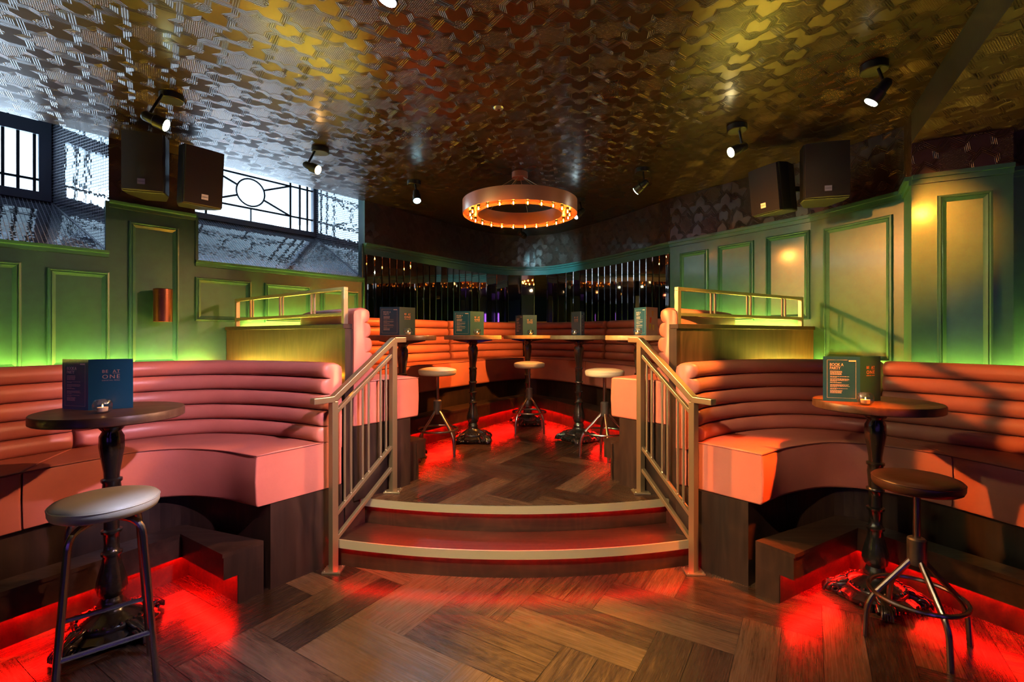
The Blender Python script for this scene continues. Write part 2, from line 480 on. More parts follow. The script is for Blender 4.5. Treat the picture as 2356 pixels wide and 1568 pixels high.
def sweep(mb, curve, prof, side=1, caps=True, taper=None):
    """prof: closed list of (d, z), d = distance to the left (side=1) of the curve"""
    n = len(curve); m = len(prof); o = len(mb.v)
    for i in range(n):
        t = (curve[min(i+1, n-1)] - curve[max(i-1, 0)]).normalized()
        nn = Vector((-t.y, t.x)) * side
        for d, z in prof:
            mb.v.append((curve[i].x + nn.x*d, curve[i].y + nn.y*d, z))
    for i in range(n - 1):
        for k in range(m):
            k2 = (k + 1) % m
            mb.f.append((o + i*m + k, o + i*m + k2, o + (i+1)*m + k2, o + (i+1)*m + k)); mb.mi.append(0)
    if caps:
        mb.f.append(tuple(o + k for k in reversed(range(m)))); mb.mi.append(0)
        mb.f.append(tuple(o + (n-1)*m + k for k in range(m))); mb.mi.append(0)
    return mb

def V2(x, y): return Vector((x, y))

# ------------------------------------------------------------------ floors
TH = radians(-31.7)
def clip(poly, region):
    """Sutherland-Hodgman, region convex CCW"""
    out = poly
    n = len(region)
    for i in range(n):
        a, b = region[i], region[(i+1) % n]
        inp = out; out = []
        if not inp: return []
        def ins(p): return (b[0]-a[0])*(p[1]-a[1]) - (b[1]-a[1])*(p[0]-a[0]) >= 0
        for k in range(len(inp)):
            p, q = inp[k-1], inp[k]
            pi_, qi = ins(p), ins(q)
            if pi_ != qi:
                d1 = (b[0]-a[0])*(p[1]-a[1]) - (b[1]-a[1])*(p[0]-a[0])
                d2 = (b[0]-a[0])*(q[1]-a[1]) - (b[1]-a[1])*(q[0]-a[0])
                t = d1 / (d1 - d2)
                out.append((p[0] + (q[0]-p[0])*t, p[1] + (q[1]-p[1])*t))
            if qi: out.append(q)
    return out

def parquet(name, region, z, origin, parent=None):
    W = 0.332; g = 0.0011
    verts = []; faces = []; uvs = []; tones = []
    xs = [p[0] for p in region]; ys = [p[1] for p in region]
    cx, cy_ = origin
    R = int(max(max(xs)-min(xs), max(ys)-min(ys)) / W) + 6
    ct, st = cos(TH), sin(TH)
    rnd = random.Random(11)
    seen = set()
    for a in range(-2*R, 2*R):
        for b in range(-R, R):
            ox, oy = a + 2*b, a - 2*b
            for kind in (0, 1):
                for strip in (0, 1):
                    if kind == 0: x0, y0, x1, y1 = ox*W, oy*W + strip*W/2, (ox+2)*W, oy*W + (strip+1)*W/2
                    else: x0, y0, x1, y1 = (ox+2)*W + strip*W/2, (oy-1)*W, (ox+2)*W + (strip+1)*W/2, (oy+1)*W
                    tone = rnd.random(); tone2 = rnd.random()
                    mx, my = (x0+x1)/2, (y0+y1)/2
                    wx, wy = cx + mx*ct - my*st, cy_ + mx*st + my*ct
                    if wx < min(xs)-1 or wx > max(xs)+1 or wy < min(ys)-1 or wy > max(ys)+1: continue
                    q = [(x0+g,y0+g),(x1-g,y0+g),(x1-g,y1-g),(x0+g,y1-g)]
                    wq = [(cx + x*ct - y*st, cy_ + x*st + y*ct) for x, y in q]
                    cq = clip(wq, region)
                    if len(cq) < 3: continue
                    o = len(verts)
                    for p in cq:
                        verts.append((p[0], p[1], z))
                        dx, dy = p[0]-cx, p[1]-cy_
                        lx, ly = dx*ct + dy*st, -dx*st + dy*ct
                        uvs.append((lx, ly) if kind == 0 else (ly, lx))
                    faces.append(tuple(range(o, o + len(cq)))); tones.append((tone, tone2))
    o = len(verts)
    for p in region: verts.append((p[0], p[1], z - 0.003)); uvs.append((0, 0))
    faces.append(tuple(range(o, o + len(region)))); tones.append((0, 0))
    me = bpy.data.meshes.new(name); me.from_pydata(verts, [], faces)
    me.materials.append(M['floor']); me.materials.append(M['under'])
    me.polygons[-1].material_index = 1
    l = me.uv_layers.new(name='UVMap')
    for p in me.polygons:
        for li in p.loop_indices: l.data[li].uv = uvs[me.loops[li].vertex_index]
    at = me.attributes.new('plank', 'FLOAT_VECTOR', 'FACE')
    at.data.foreach_set('vector', [c for t in tones for c in (t[0], t[1], t[0])])
    ob = bpy.data.objects.new(name, me); C.objects.link(ob)
    if parent: ob.parent = parent
    return ob

H1 = 0.173; H2 = 0.346
# corner of a block seen at (-0.506, 2.248) on the lower floor
fl = parquet('floor', [(-6, -3.2), (5.2, -3.2), (5.2, 3.4), (-6, 3.4)], 0.0, (-0.506, 2.248))
tag(fl, kind='structure')
_m = bpy.data.meshes.new('floor_base'); _m.from_pydata([(-7, -3.8, -0.006), (6, -3.8, -0.006), (6, 8.2, -0.006), (-7, 8.2, -0.006)], [], [(0, 1, 2, 3)]); _m.materials.append(M['under'])
_o = bpy.data.objects.new('floor_base', _m); C.objects.link(_o); _o['kind'] = 'structure'

def arc(cx, cy_, R, hw, n=33):
    a = math.asin(hw / R)
    return [V2(cx + R*sin(-a + 2*a*i/(n-1)), cy_ - R*cos(-a + 2*a*i/(n-1))) for i in range(n)]
A1 = arc(0.02, 6.48, 3.73, 1.12)       # lower nosing
A2 = arc(0.03, 6.38, 3.40, 1.01)       # upper nosing
up_region = [(p.x, p.y) for p in A2] + [(1.45, 4.2), (1.05, 5.4), (0.16, 6.6), (-0.95, 5.4), (-1.42, 4.2)]
fu = parquet('floor', up_region, H2, (-0.10, 3.95)); fu.name = 'floor_upper'
tag(fu, kind='structure')

st = thing('curved_stairs', 'two shallow curved dark wood steps with brass nosings between the brass handrails', 'stairs', (0, 2.8, 0))
st_loc = Vector(st.location)
def rel(mb, p): mb.v = [(v[0]-p[0], v[1]-p[1], v[2]-p[2]) for v in mb.v]; return mb
def ribbon(mb, curve, z0, z1, d0=0, d1=0.01):
    return sweep(mb, curve, [(d0, z0), (d1, z0), (d1, z1), (d0, z1)])
for A, h, hb in ((A1, H1, 0), (A2, H2, H1)):
    R_in = [V2(p.x, p.y) for p in A]
    build('riser', rel(ribbon(MB(), A, hb, h - 0.004, 0.036, 0.055), st_loc), M['woodx'], st, smooth=True)
    pr = [(-0.004, h - 0.050), (0.0, h - 0.050), (0.0, h - 0.003), (0.006, h - 0.003), (0.006, h), (-0.004, h)]
    build('nosing', rel(sweep(MB(), A, pr), st_loc), M['nosing'], st, smooth=True)
mb = MB(); sweep(mb, A1, [(0.006, H1 - 0.02), (0.33, H1 - 0.02), (0.33, H1 - 0.001), (0.006, H1 - 0.001)])
build('tread', rel(mb, st_loc), M['woodx'], st)
mb = MB(); sweep(mb, A2, [(0.006, H2 - 0.02), (0.06, H2 - 0.02), (0.06, H2 - 0.002), (0.006, H2 - 0.002)])
build('tread', rel(mb, st_loc), M['woodx'], st)
for a_, b_ in (((-1.135, 2.925), (-0.745, 3.475)), ((1.165, 2.925), (0.80, 3.475))):
    m_ = MB(); sx_ = 0.02 if a_[0] > 0 else -0.02
    m_.prism([a_, b_, (b_[0] + sx_, b_[1] - 0.01), (a_[0] + sx_, a_[1] - 0.01)], 0, H2 + 0.01)
    build('side_panel', rel(m_, st_loc), M['wood'], st)
for i, (A, h) in enumerate(((A1, H1), (A2, H2))):
    mb = sweep(MB(), A[1:-1], [(0.008, h - 0.046), (0.018, h - 0.046), (0.018, h - 0.040), (0.008, h - 0.040)])
    tag(build('led_strip', mb, M['led_s']), 'thin red light strip under the %s brass step nosing' % ('lower', 'upper')[i], 'strip light', 'red strip lights at floor level')

# ------------------------------------------------------------------ walls
ZC = 2.86
CAP = 2.391
E = Vector((0.81, 1.0)).normalized()          # direction of the left wall
NOUT = Vector((-E.y, E.x))                     # outward
L0 = V2(-2.485, 4.2)
def LP(t): return L0 + V2(0.81 * t, t)
def lt(u):
    q = (u - 1178) / F
    return (4.2*q + 2.485) / (0.81 - q)
def zat(v, Y): return EYE + (HOR - v) * Y / F
SILL = 2.015
T1 = lt(250); T2 = lt(449); T3 = 1.063; T0 = -2.25; TE = -4.6

def wall_uv(co, p):
    n = p.normal
    if abs(n.z) > 0.7: return (co.x, co.y)
    if abs(n.x) + abs(n.y) < 1e-6: return (co.x, co.z)
    t = Vector((-n.y, n.x)).normalized()
    return (co.x * t.x + co.y * t.y, co.z)

def wallpoly(mb, pts, zs):
    for (a, b), (z0, z1) in zip(pts, zs):
        mb.add([(a[0], a[1], z0), (b[0], b[1], z0), (b[0], b[1], z1), (a[0], a[1], z1)], [(0, 1, 2, 3)])

wl = MB()
wallpoly(wl, [(LP(TE), LP(T1)), (LP(T1), LP(T2)), (LP(T2), LP(T3))], [(0, SILL), (0, CAP), (0, SILL)])
wall_left = tag(build('wall_left', wl, M['teal']), kind='structure')
mb = MB()
wallpoly(mb, [(LP(T1), LP(T2)), (LP(TE), LP(T0))], [(CAP, ZC + 0.05), (SILL, ZC + 0.05)])
mb.uv = wall_uv
build('wallpaper', mb, M['paper'], wall_left)
# window jambs (thin teal edges)
mb = MB()
for t in (T1, T2, T3):
    p = LP(t); s_ = 1 if t == T2 else -1
    a = p - NOUT * 0.012
    mb.prism([tuple(a), tuple(a + E * 0.020 * s_), tuple(a + E * 0.020 * s_ + NOUT * 0.03), tuple(a + NOUT * 0.03)][::s_], SILL, CAP if t != T3 else CAP)
build('jamb', mb, M['teal'], wall_left)

def cap_mould(name, curve, z, parent, side, closed=False):
    prof = [(-0.002, z - 0.045), (0.012, z - 0.040), (0.014, z - 0.018), (0.030, z - 0.012), (0.034, z + 0.006), (-0.002, z + 0.008)]
    return build(name, sweep(MB(), curve, [(-d if side < 0 else d, zz) for d, zz in prof]), M['teal'], parent)
cap_mould('cap_moulding', [LP(TE), LP(T1)], SILL, wall_left, -1)
cap_mould('cap_moulding', [LP(T1), LP(T2)], CAP, wall_left, -1)
cap_mould('cap_moulding', [LP(T2), LP(T3)], SILL, wall_left, -1)

def panel(parent, a, b, z0, z1, inward):
    """rectangular bolection moulding on a wall between plan points a and b"""
    a = Vector(a); b = Vector(b); e = (b - a); L = e.length; e.normalize(); n = Vector(inward).normalized()
    def P(s, z, d): q = a + e * s + n * d; return (q.x, q.y, z)
    prof = [(0.0, 0.0), (0.004, 0.016), (0.014, 0.018), (0.020, 0.008), (0.026, 0.012), (0.036, 0.006), (0.046, 0.001)]
    mb = MB(); o = 0
    for w_, d in prof:
        mb.v += [P(w_, z0 + w_, d), P(L - w_, z0 + w_, d), P(L - w_, z1 - w_, d), P(w_, z1 - w_, d)]
    for i in range(len(prof) - 1):
        for k in range(4):
            k2 = (k + 1) % 4
            mb.f.append((i*4 + k, i*4 + k2, (i+1)*4 + k2, (i+1)*4 + k)); mb.mi.append(0)
    return build('panel_moulding', mb, M['teal'], parent)

for u0, u1, vt, vb, zb in ((-190, 50, 598, None, 1.16), (107, 252, 614, None, 1.16), (295, 412, 507, None, 1.16),
                           (448, 578, 636, None, 1.515), (608, 714, 650, None, 1.515), (738, 824, 664, None, 1.515)):
    a = LP(lt(u0)) if u0 > -100 else LP(lt(-190)); b = LP(lt(u1))
    mid = LP(lt((u0 + u1) / 2))
    zt = zat(vt, LP(lt(u0)).y if u0 > 0 else LP(lt(0)).y)
    panel(wall_left, a, b, zb, zt, -NOUT)

# window recesses with mirror mosaic
DW = 0.85         # depth of the window recesses
def tb_at(u):
    q = (u - 1178) / F; o = L0 + NOUT * DW
    return (q * o.y - o.x) / (E.x - q * E.y) / 1.287
def recess(ts, te, tb0, tb1, zb):
    """wall opening ts..te; window plane corners at wall parameters tb0..tb1, set back by the recess depth"""
    D = DW; zt = 3.25
    f0, f1 = LP(ts), LP(te)
    b0, b1 = LP(tb0) + NOUT * D, LP(tb1) + NOUT * D
    mb = MB()
    mb.add([(f0.x, f0.y, SILL), (f1.x, f1.y, SILL), (b1.x, b1.y, zb), (b0.x, b0.y, zb)], [(0, 1, 2, 3)])
    mb.add([(f1.x, f1.y, SILL), (f1.x, f1.y, zt), (b1.x, b1.y, zt), (b1.x, b1.y, zb)], [(0, 1, 2, 3)])
    mb.add([(f0.x, f0.y, SILL), (f0.x, f0.y, zt), (b0.x, b0.y, zt), (b0.x, b0.y, zb)], [(0, 1, 2, 3)])
    def uv(co, p):
        d = Vector((co.x, co.y))
        n = p.normal
        if abs(n.z) > 0.3:
            s_ = (d - L0).dot(E); o_ = (d - L0).dot(NOUT); return (s_, sqrt(o_*o_ + (co.z - SILL)**2))
        t = Vector((-n.y, n.x)).normalized(); return (d.dot(t), co.z)
    mb.uv = uv
    r = build('mosaic_reveal', mb, M['mosaic'], wall_left)
    mb = MB()   # roof of the recess, over the ceiling's edge
    mb.add([(f0.x, f0.y, zt), (f1.x, f1.y, zt), (b1.x, b1.y, zt), (b0.x, b0.y, zt)], [(0, 1, 2, 3)])
    mb.add([(f0.x, f0.y, ZC), (f1.x, f1.y, ZC), (f1.x, f1.y, zt), (f0.x, f0.y, zt)], [(0, 1, 2, 3)])
    build('recess_lining', mb, M['frame'], wall_left)
    # edge trims
    mb = MB()
    mb.tube([(f1.x, f1.y, SILL + 0.004), (b1.x, b1.y, zb + 0.004)], 0.006, 6)
    build('edge_trim', mb, M['badge'], wall_left)
    return b0, b1, zb, zt

s_unit = 1.287
TB1, TB2 = tb_at(117), tb_at(724)
ZB1 = zat(466, (LP(TB1) + NOUT * DW).y); ZB2 = zat(546, (LP(TB2) + NOUT * DW).y)
R1 = recess(T0, T1, T0 - 0.2, TB1, ZB1)
R2 = recess(T2, T3, T2 - 0.15, TB2, ZB2)

def bp(u, v):
    """point of the window plane seen at picture position u, v"""
    q = (u - 1178) / F
    o = L0 + NOUT * DW
    # o + E*s : x = q*y
    s_ = (q * o.y - o.x) / (E.x - q * E.y)
    p = o + E * s_
    return s_, zat(v, p.y), p
def W(s_, z, d=0.0):
    p = L0 + NOUT * (DW + d) + E * s_
    return (p.x, p.y, z)

def wbar(mb, p, q, wd=0.018, th=0.02, d=0.0):
    """flat bar in the window plane between (s,z) points"""
    a = Vector(W(p[0], p[1], d)); b = Vector(W(q[0], q[1], d))
    return mb.bar(a, b, wd, th, up=(NOUT.x, NOUT.y, 0))

# window 1
def swin(tb): return ((LP(tb) - L0).dot(E))
s0, s1 = swin(T0 - 0.2), swin(TB1)
win1 = tag(thing('window_1', None, None, (0, 0, 0)), kind='structure')
for k in ('label', 'category'):
    if k in win1: del win1[k]
fr = MB()
sx, zx, _ = bp(88, 442)
zbt = ZB1
def wrect(mb, sa, za, sb, zb_, th=0.06, d=0.0):
    a = W(sa, 0, d - th/2); b = W(sb, 0, d - th/2); c = W(sb, 0, d + th/2); e = W(sa, 0, d + th/2)
    mb.prism([a[:2], b[:2], c[:2], e[:2]], za, zb_)
wrect(fr, sx, zbt, s1, 3.25)                         # right stile
zr = bp(60, 452)[1]
wrect(fr, s0, zbt, sx, zx)                           # bottom rail
ztr0 = bp(40, 300)[1]; ztr1 = bp(40, 268)[1]
wrect(fr, s0, ztr0, sx + 0.0, ztr1)                  # transom
wrect(fr, s0, ztr0, s0 + 0.08, 3.25)
for sm in (sx - 1.25, ):
    wrect(fr, sm - 0.05, zbt, sm + 0.05, 3.25)
build('window_frame', fr, M['frame'], win1)
ld = MB()
for uu in (6, 41, 79):
    s_, z_, _ = bp(uu, 380); wbar(ld, (s_, zx), (s_, ztr0), 0.019, 0.014)
wbar(ld, (s0, zx + 0.10), (sx, zx + 0.10), 0.019, 0.014)
for k in range(1, 12):
    s_ = sx - k * 0.17; wbar(ld, (s_, ztr1), (s_, 3.2), 0.012, 0.012)
    if k > 4: wbar(ld, (s_, zx), (s_, ztr0), 0.012, 0.012)
build('leading', ld, M['lead'], win1)
pn = MB(); wrect(pn, s0, zx, sx, 3.25, 0.004); build('pane', pn, M['pane'], win1)

# window 2
s0b, s1b = swin(T2 - 0.15), swin(TB2)
win2 = tag(thing('window_2', None, None, (0, 0, 0)), kind='structure')
fr = MB()
zbt = ZB2; zf = zbt + 0.055
wrect(fr, s0b, zbt, s1b, zf); wrect(fr, s1b - 0.03, zf, s1b, 3.25); wrect(fr, s0b, zf, s0b + 0.03, 3.25)
build('window_frame', fr, M['frame'], win2)
ld = MB()
sc_, zc_, _ = bp(577, 443); rc = 0.135 * zc_ / zc_ * (bp(577, 443)[2].y / 4.83)
ring = [(sc_ + rc*cos(a), zc_ + rc*sin(a)) for a in [2*pi*i/28 for i in range(29)]]
ld.tube([W(*p) for p in ring[:-1]], 0.009, 6, closed=True)
zlow = bp(620, 488)[1]; sR = bp(668, 460)[0]; sL = sc_ - (sR - sc_)
ztop = zc_ + (zc_ - zlow)
for sgn_s, sgn_z in ((1, 1), (1, -1), (-1, 1), (-1, -1)):
    a = atan2(sgn_z * (zc_ - zlow), sgn_s * (sR - sc_))
    wbar(ld, (sc_ + rc*cos(a), zc_ + rc*sin(a)), (sR if sgn_s > 0 else sL, ztop if sgn_z > 0 else zlow), 0.019, 0.014)
wbar(ld, (s0b, zlow), (s1b, zlow), 0.019, 0.014); wbar(ld, (s0b, ztop), (s1b, ztop), 0.019, 0.014)
for s_ in (sR, sR + 0.11, sR + 0.20, sL, sL - 0.12): wbar(ld, (s_, zf), (s_, 3.2), 0.019, 0.014)
wbar(ld, (sc_, zf), (sc_, zlow), 0.012, 0.012)
build('leading', ld, M['lead'], win2)
pn = MB(); wrect(pn, s0b, zf, s1b, 3.25, 0.004); build('pane', pn, M['pane'], win2)
for wnd in (win2,):
    for k in ('label', 'category'):
        if k in wnd: del wnd[k]

# daylight portals in the window planes
for (sa, sb, za, zb_) in ((s0, s1, ZB1, 3.25), (s0b, s1b, ZB2, 3.25)):
    ld_ = bpy.data.lights.new('window_portal', 'AREA'); ld_.shape = 'RECTANGLE'
    ld_.size = abs(sb - sa); ld_.size_y = zb_ - za
    ld_.cycles.is_portal = True
    o = bpy.data.objects.new('window_portal', ld_); C.objects.link(o)
    c = Vector(W((sa + sb)/2, (za + zb_)/2, 0.04)); o.location = c
    o.rotation_euler = Vector((-NOUT.x, -NOUT.y, 0)).to_track_quat('-Z', 'Y').to_euler()

# back wall: curved teal band, mirror strips, dark embossed frieze
MIR = [(-1.60, 5.25), (-1.142, 5.88), (-0.70, 6.50), (-0.45, 6.82), (-0.204, 7.02), (0.145, 7.124), (0.50, 7.05), (0.76, 6.82), (0.98, 6.50), (1.305, 5.985), (1.70, 5.2)]
mc = catmull(MIR, 60)
back = MB(); sweep(back, mc, [(0.0, 2.275), (-0.0, CAP)], caps=False)
wall_back = tag(build('wall_back', back, M['teal'], smooth=True), kind='structure')
cap_mould('cap_moulding', mc, CAP, wall_back, -1)
build('band_bead', sweep(MB(), mc, [(0, 2.272), (-0.014, 2.272), (-0.014, 2.288), (0, 2.288)]), M['teal'], wall_back)
gp = MB(); g0, g1 = LP(T3), mc[0]
gp.add([(g0.x, g0.y, 0), (g1.x, g1.y, 0), (g1.x, g1.y, ZC + 0.4), (g0.x, g0.y, ZC + 0.4)], [(0, 1, 2, 3)])
g2, g3 = mc[-1], Vector((1.70, 5.2))
gp.add([(g0.x - 0.06, g0.y + 0.03, 0), (g0.x, g0.y, 0), (g0.x, g0.y, ZC + 0.4), (g0.x - 0.06, g0.y + 0.03, ZC + 0.4)], [(0, 1, 2, 3)])
build('corner_fillet', gp, M['teal'], wall_back)
mb = MB(); n = len(mc)
for i in range(n - 1):
    a, b = mc[i], mc[i+1]
    mb.add([(a.x, a.y, CAP), (b.x, b.y, CAP), (b.x, b.y, ZC + 0.05), (a.x, a.y, ZC + 0.05)], [(0, 1, 2, 3)])
_cum = [0]
for i in range(1, n): _cum.append(_cum[-1] + (mc[i] - mc[i-1]).length)
mb.uv = lambda co, p: (min(((co.x-q.x)**2 + (co.y-q.y)**2, _cum[i]) for i, q in enumerate(mc))[1], co.z)
build('wallpaper', mb, M['paper'], wall_back, smooth=True)
# faceted bronze mirror strips
mb = MB(); rnd = random.Random(5)
tot = _cum[-1]; s_ = 0.01
def at_s(s_):
    for i in range(1, n):
        if _cum[i] >= s_:
            t = (s_ - _cum[i-1]) / (_cum[i] - _cum[i-1]); return mc[i-1].lerp(mc[i], t)
    return mc[-1]
while s_ < tot - 0.03:
    frac = s_ / tot
    wdt = 0.105 + 0.10 * math.exp(-((frac - 0.5) / 0.16) ** 2)
    e_ = min(s_ + wdt, tot - 0.01)
    a, b = at_s(s_ + 0.002), at_s(e_ - 0.002)
    d = (b - a).normalized(); nn = Vector((d.y, -d.x))
    tl = rnd.uniform(-0.010, 0.010)
    a2 = a + nn * (0.012 + tl * wdt * 2); b2 = b + nn * (0.012 - tl * wdt * 2)
    ai, bi = a2 + d * 0.008 + nn*0.003, b2 - d * 0.008 + nn*0.003
    z0, z1 = 1.35, 2.274
    mb.add([(a2.x, a2.y, z0), (ai.x, ai.y, z0), (bi.x, bi.y, z0), (b2.x, b2.y, z0), (a2.x, a2.y, z1), (ai.x, ai.y, z1), (bi.x, bi.y, z1), (b2.x, b2.y, z1)],
           [(0, 1, 5, 4), (1, 2, 6, 5), (2, 3, 7, 6)])
    s_ = e_
build('mirror_strips', mb, M['mirror'], wall_back)
mb = MB(); sweep(mb, mc, [(0.0, 0.0), (0.006, 0.0), (0.006, 2.28), (0.0, 2.28)]); build('backing', mb, M['under'], wall_back)

# right wall
RW = [(1.70, 5.2, CAP), (2.10, 4.61, CAP), (2.49, 4.03, CAP), (2.74, 3.38, 2.40), (2.62, 3.17, 2.43), (3.04, 2.93, 2.43), (3.10, 3.02, 2.43), (3.55, 2.70, 2.43), (4.9, 0.8, 2.43)]
mb = MB(); pp = MB()
for a, b in zip(RW[:-1], RW[1:]):
    mb.add([(a[0], a[1], 0), (b[0], b[1], 0), (b[0], b[1], b[2]), (a[0], a[1], a[2])], [(0, 1, 2, 3)])
    pp.add([(a[0], a[1], a[2]), (b[0], b[1], b[2]), (b[0], b[1], ZC + 0.05), (a[0], a[1], ZC + 0.05)], [(0, 1, 2, 3)])
wall_right = tag(build('wall_right', mb, M['teal']), kind='structure')
pp.uv = wall_uv
build('wallpaper', pp, M['paper'], wall_right)
cm = MB()
for a, b in zip(RW[:-1], RW[1:]):
    d = Vector((b[0]-a[0], b[1]-a[1])).normalized(); nn = Vector((d.y, -d.x))
    if nn.dot(Vector((a[0], a[1] - 1.0))) > 0: nn = -nn
    for (o0, o1, dz0, dz1) in ((0, 0.014, -0.05, -0.018), (0, 0.034, -0.018, 0.008)):
        vs = []
        for p in (a, b):
            e = 0.03 if p is b else -0.03
            q = Vector((p[0], p[1]))
            for dd, dz in ((o0, dz0), (o1, dz0), (o1, dz1), (o0, dz1)):
                r_ = q + nn * dd; vs.append((r_.x, r_.y, p[2] + dz))
        cm.add(vs, [(0,1,2,3),(4,7,6,5),(0,4,5,1),(1,5,6,2),(2,6,7,3),(3,7,4,0)])
build('cap_moulding', cm, M['teal'], wall_right)
def seg_at(u, i):
    q = (u - 1178) / F
    a, b = RW[i], RW[i+1]
    t = (q*a[1] - a[0]) / ((b[0]-a[0]) - q*(b[1]-a[1]))
    return Vector((a[0] + (b[0]-a[0])*t, a[1] + (b[1]-a[1])*t))
IN1 = Vector((-0.83, -0.56)); 
for u0, u1, vt, zb, i in ((1565, 1630, 572, 1.53, 0), (1652, 1735, 552, 1.53, 1), (1762, 1864, 528, 1.53, 1),
                          (1896, 2055, 492, 1.20, 2), (2156, 2285, 436, 1.16, 4)):
    a = seg_at(u0, i); b = seg_at(u1, i)
    d = (b - a).normalized(); nn = Vector((d.y, -d.x))
    if nn.dot(a) > 0: nn = -nn
    panel(wall_right, a, b, zb, zat(vt, b.y), nn)

# walls behind the camera
mb = MB()
loop = [tuple(LP(TE)), (-5.9, -3.2), (4.9, -3.2), (4.9, 0.8)]
for a, b in zip(loop[:-1], loop[1:]):
    mb.add([(a[0], a[1], 0), (b[0], b[1], 0), (b[0], b[1], ZC + 0.05), (a[0], a[1], ZC + 0.05)], [(0, 1, 2, 3)])
tag(build('wall_rear', mb, M['backwall']), kind='structure')

# ceiling
cpoly = [tuple(LP(TE)), tuple(LP(T3))] + [(p.x, p.y) for p in mc] + [(a[0], a[1]) for a in RW[1:]] + [(4.9, -3.2), (-5.9, -3.2)]
mb = MB(); mb.add([(x, y, ZC) for x, y in cpoly], [tuple(range(len(cpoly)))]); 
mb.uv = lambda co, p: (co.x, co.y)
ceiling = tag(build('ceiling', mb, M['ceil']), kind='structure')
# plain roof slab above so that daylight enters by the windows only
mb = MB(); mb.box(-6.5, -3.8, 3.26, 6, 8.2, 3.36); build('slab', mb, M['beam'], ceiling)
# dropped soffit on the right with its vertical face
zs = 2.655
d = Vector((-0.539, -1)).normalized()
p0 = Vector((2.54, 3.03)); p1 = p0 + d * 6.8
mb = MB()
mb.add([(p0.x, p0.y, zs), (p1.x, p1.y, zs), (p1.x, p1.y, ZC), (p0.x, p0.y, ZC)], [(0, 1, 2, 3)])
mb.add([(p0.x, p0.y, zs), (p0.x, p0.y, ZC), (2.62, 3.17, ZC), (2.62, 3.17, zs)], [(0, 1, 2, 3)])
build('beam_face', mb, M['beam'], ceiling)
mb = MB(); mb.add([(p0.x, p0.y, zs), (p1.x, p1.y, zs), (4.9, -3.2, zs), (4.9, 0.8, zs), (3.55, 2.70, zs), (3.10, 3.02, zs), (3.04, 2.93, zs), (2.62, 3.17, zs)], [tuple(range(8))])
mb.uv = lambda co, p: (co.x, co.y)
build('soffit', mb, M['paper'], ceiling)

# ------------------------------------------------------------------ banquettes
N = 49
def rolls_profile(zs_, count=5, hh=0.096):
    P = []
    front = []
    for r in range(count):
        z0 = zs_ + r * hh
        k = 9
        last = r == count - 1
        for i in range(k):
            a = -pi/2 + pi * i / k
            if last and a > 0: break
            front.append((-0.010 - 0.046 * cos(a) ** 0.75 + 0.0 + 0.010 * r, z0 + hh/2 + hh/2 * sin(a)))
    r = count - 1; z0 = zs_ + r*hh
    # rounded top of the last roll going back
    fx = -0.056 + 0.010 * r; zc = z0 + hh/2
    front = [p for p in front]
    for i in range(0, 9):
        a = pi * i / 8
        cx = (fx + 0.115) / 2; rx = (0.115 - fx) / 2
        front.append((cx - rx * cos(a), zc + hh/2 * abs(sin(a)) ** 0.7))
    front.append((0.115, zs_ - 0.05)); front.append((-0.01, zs_ - 0.05))
    return front

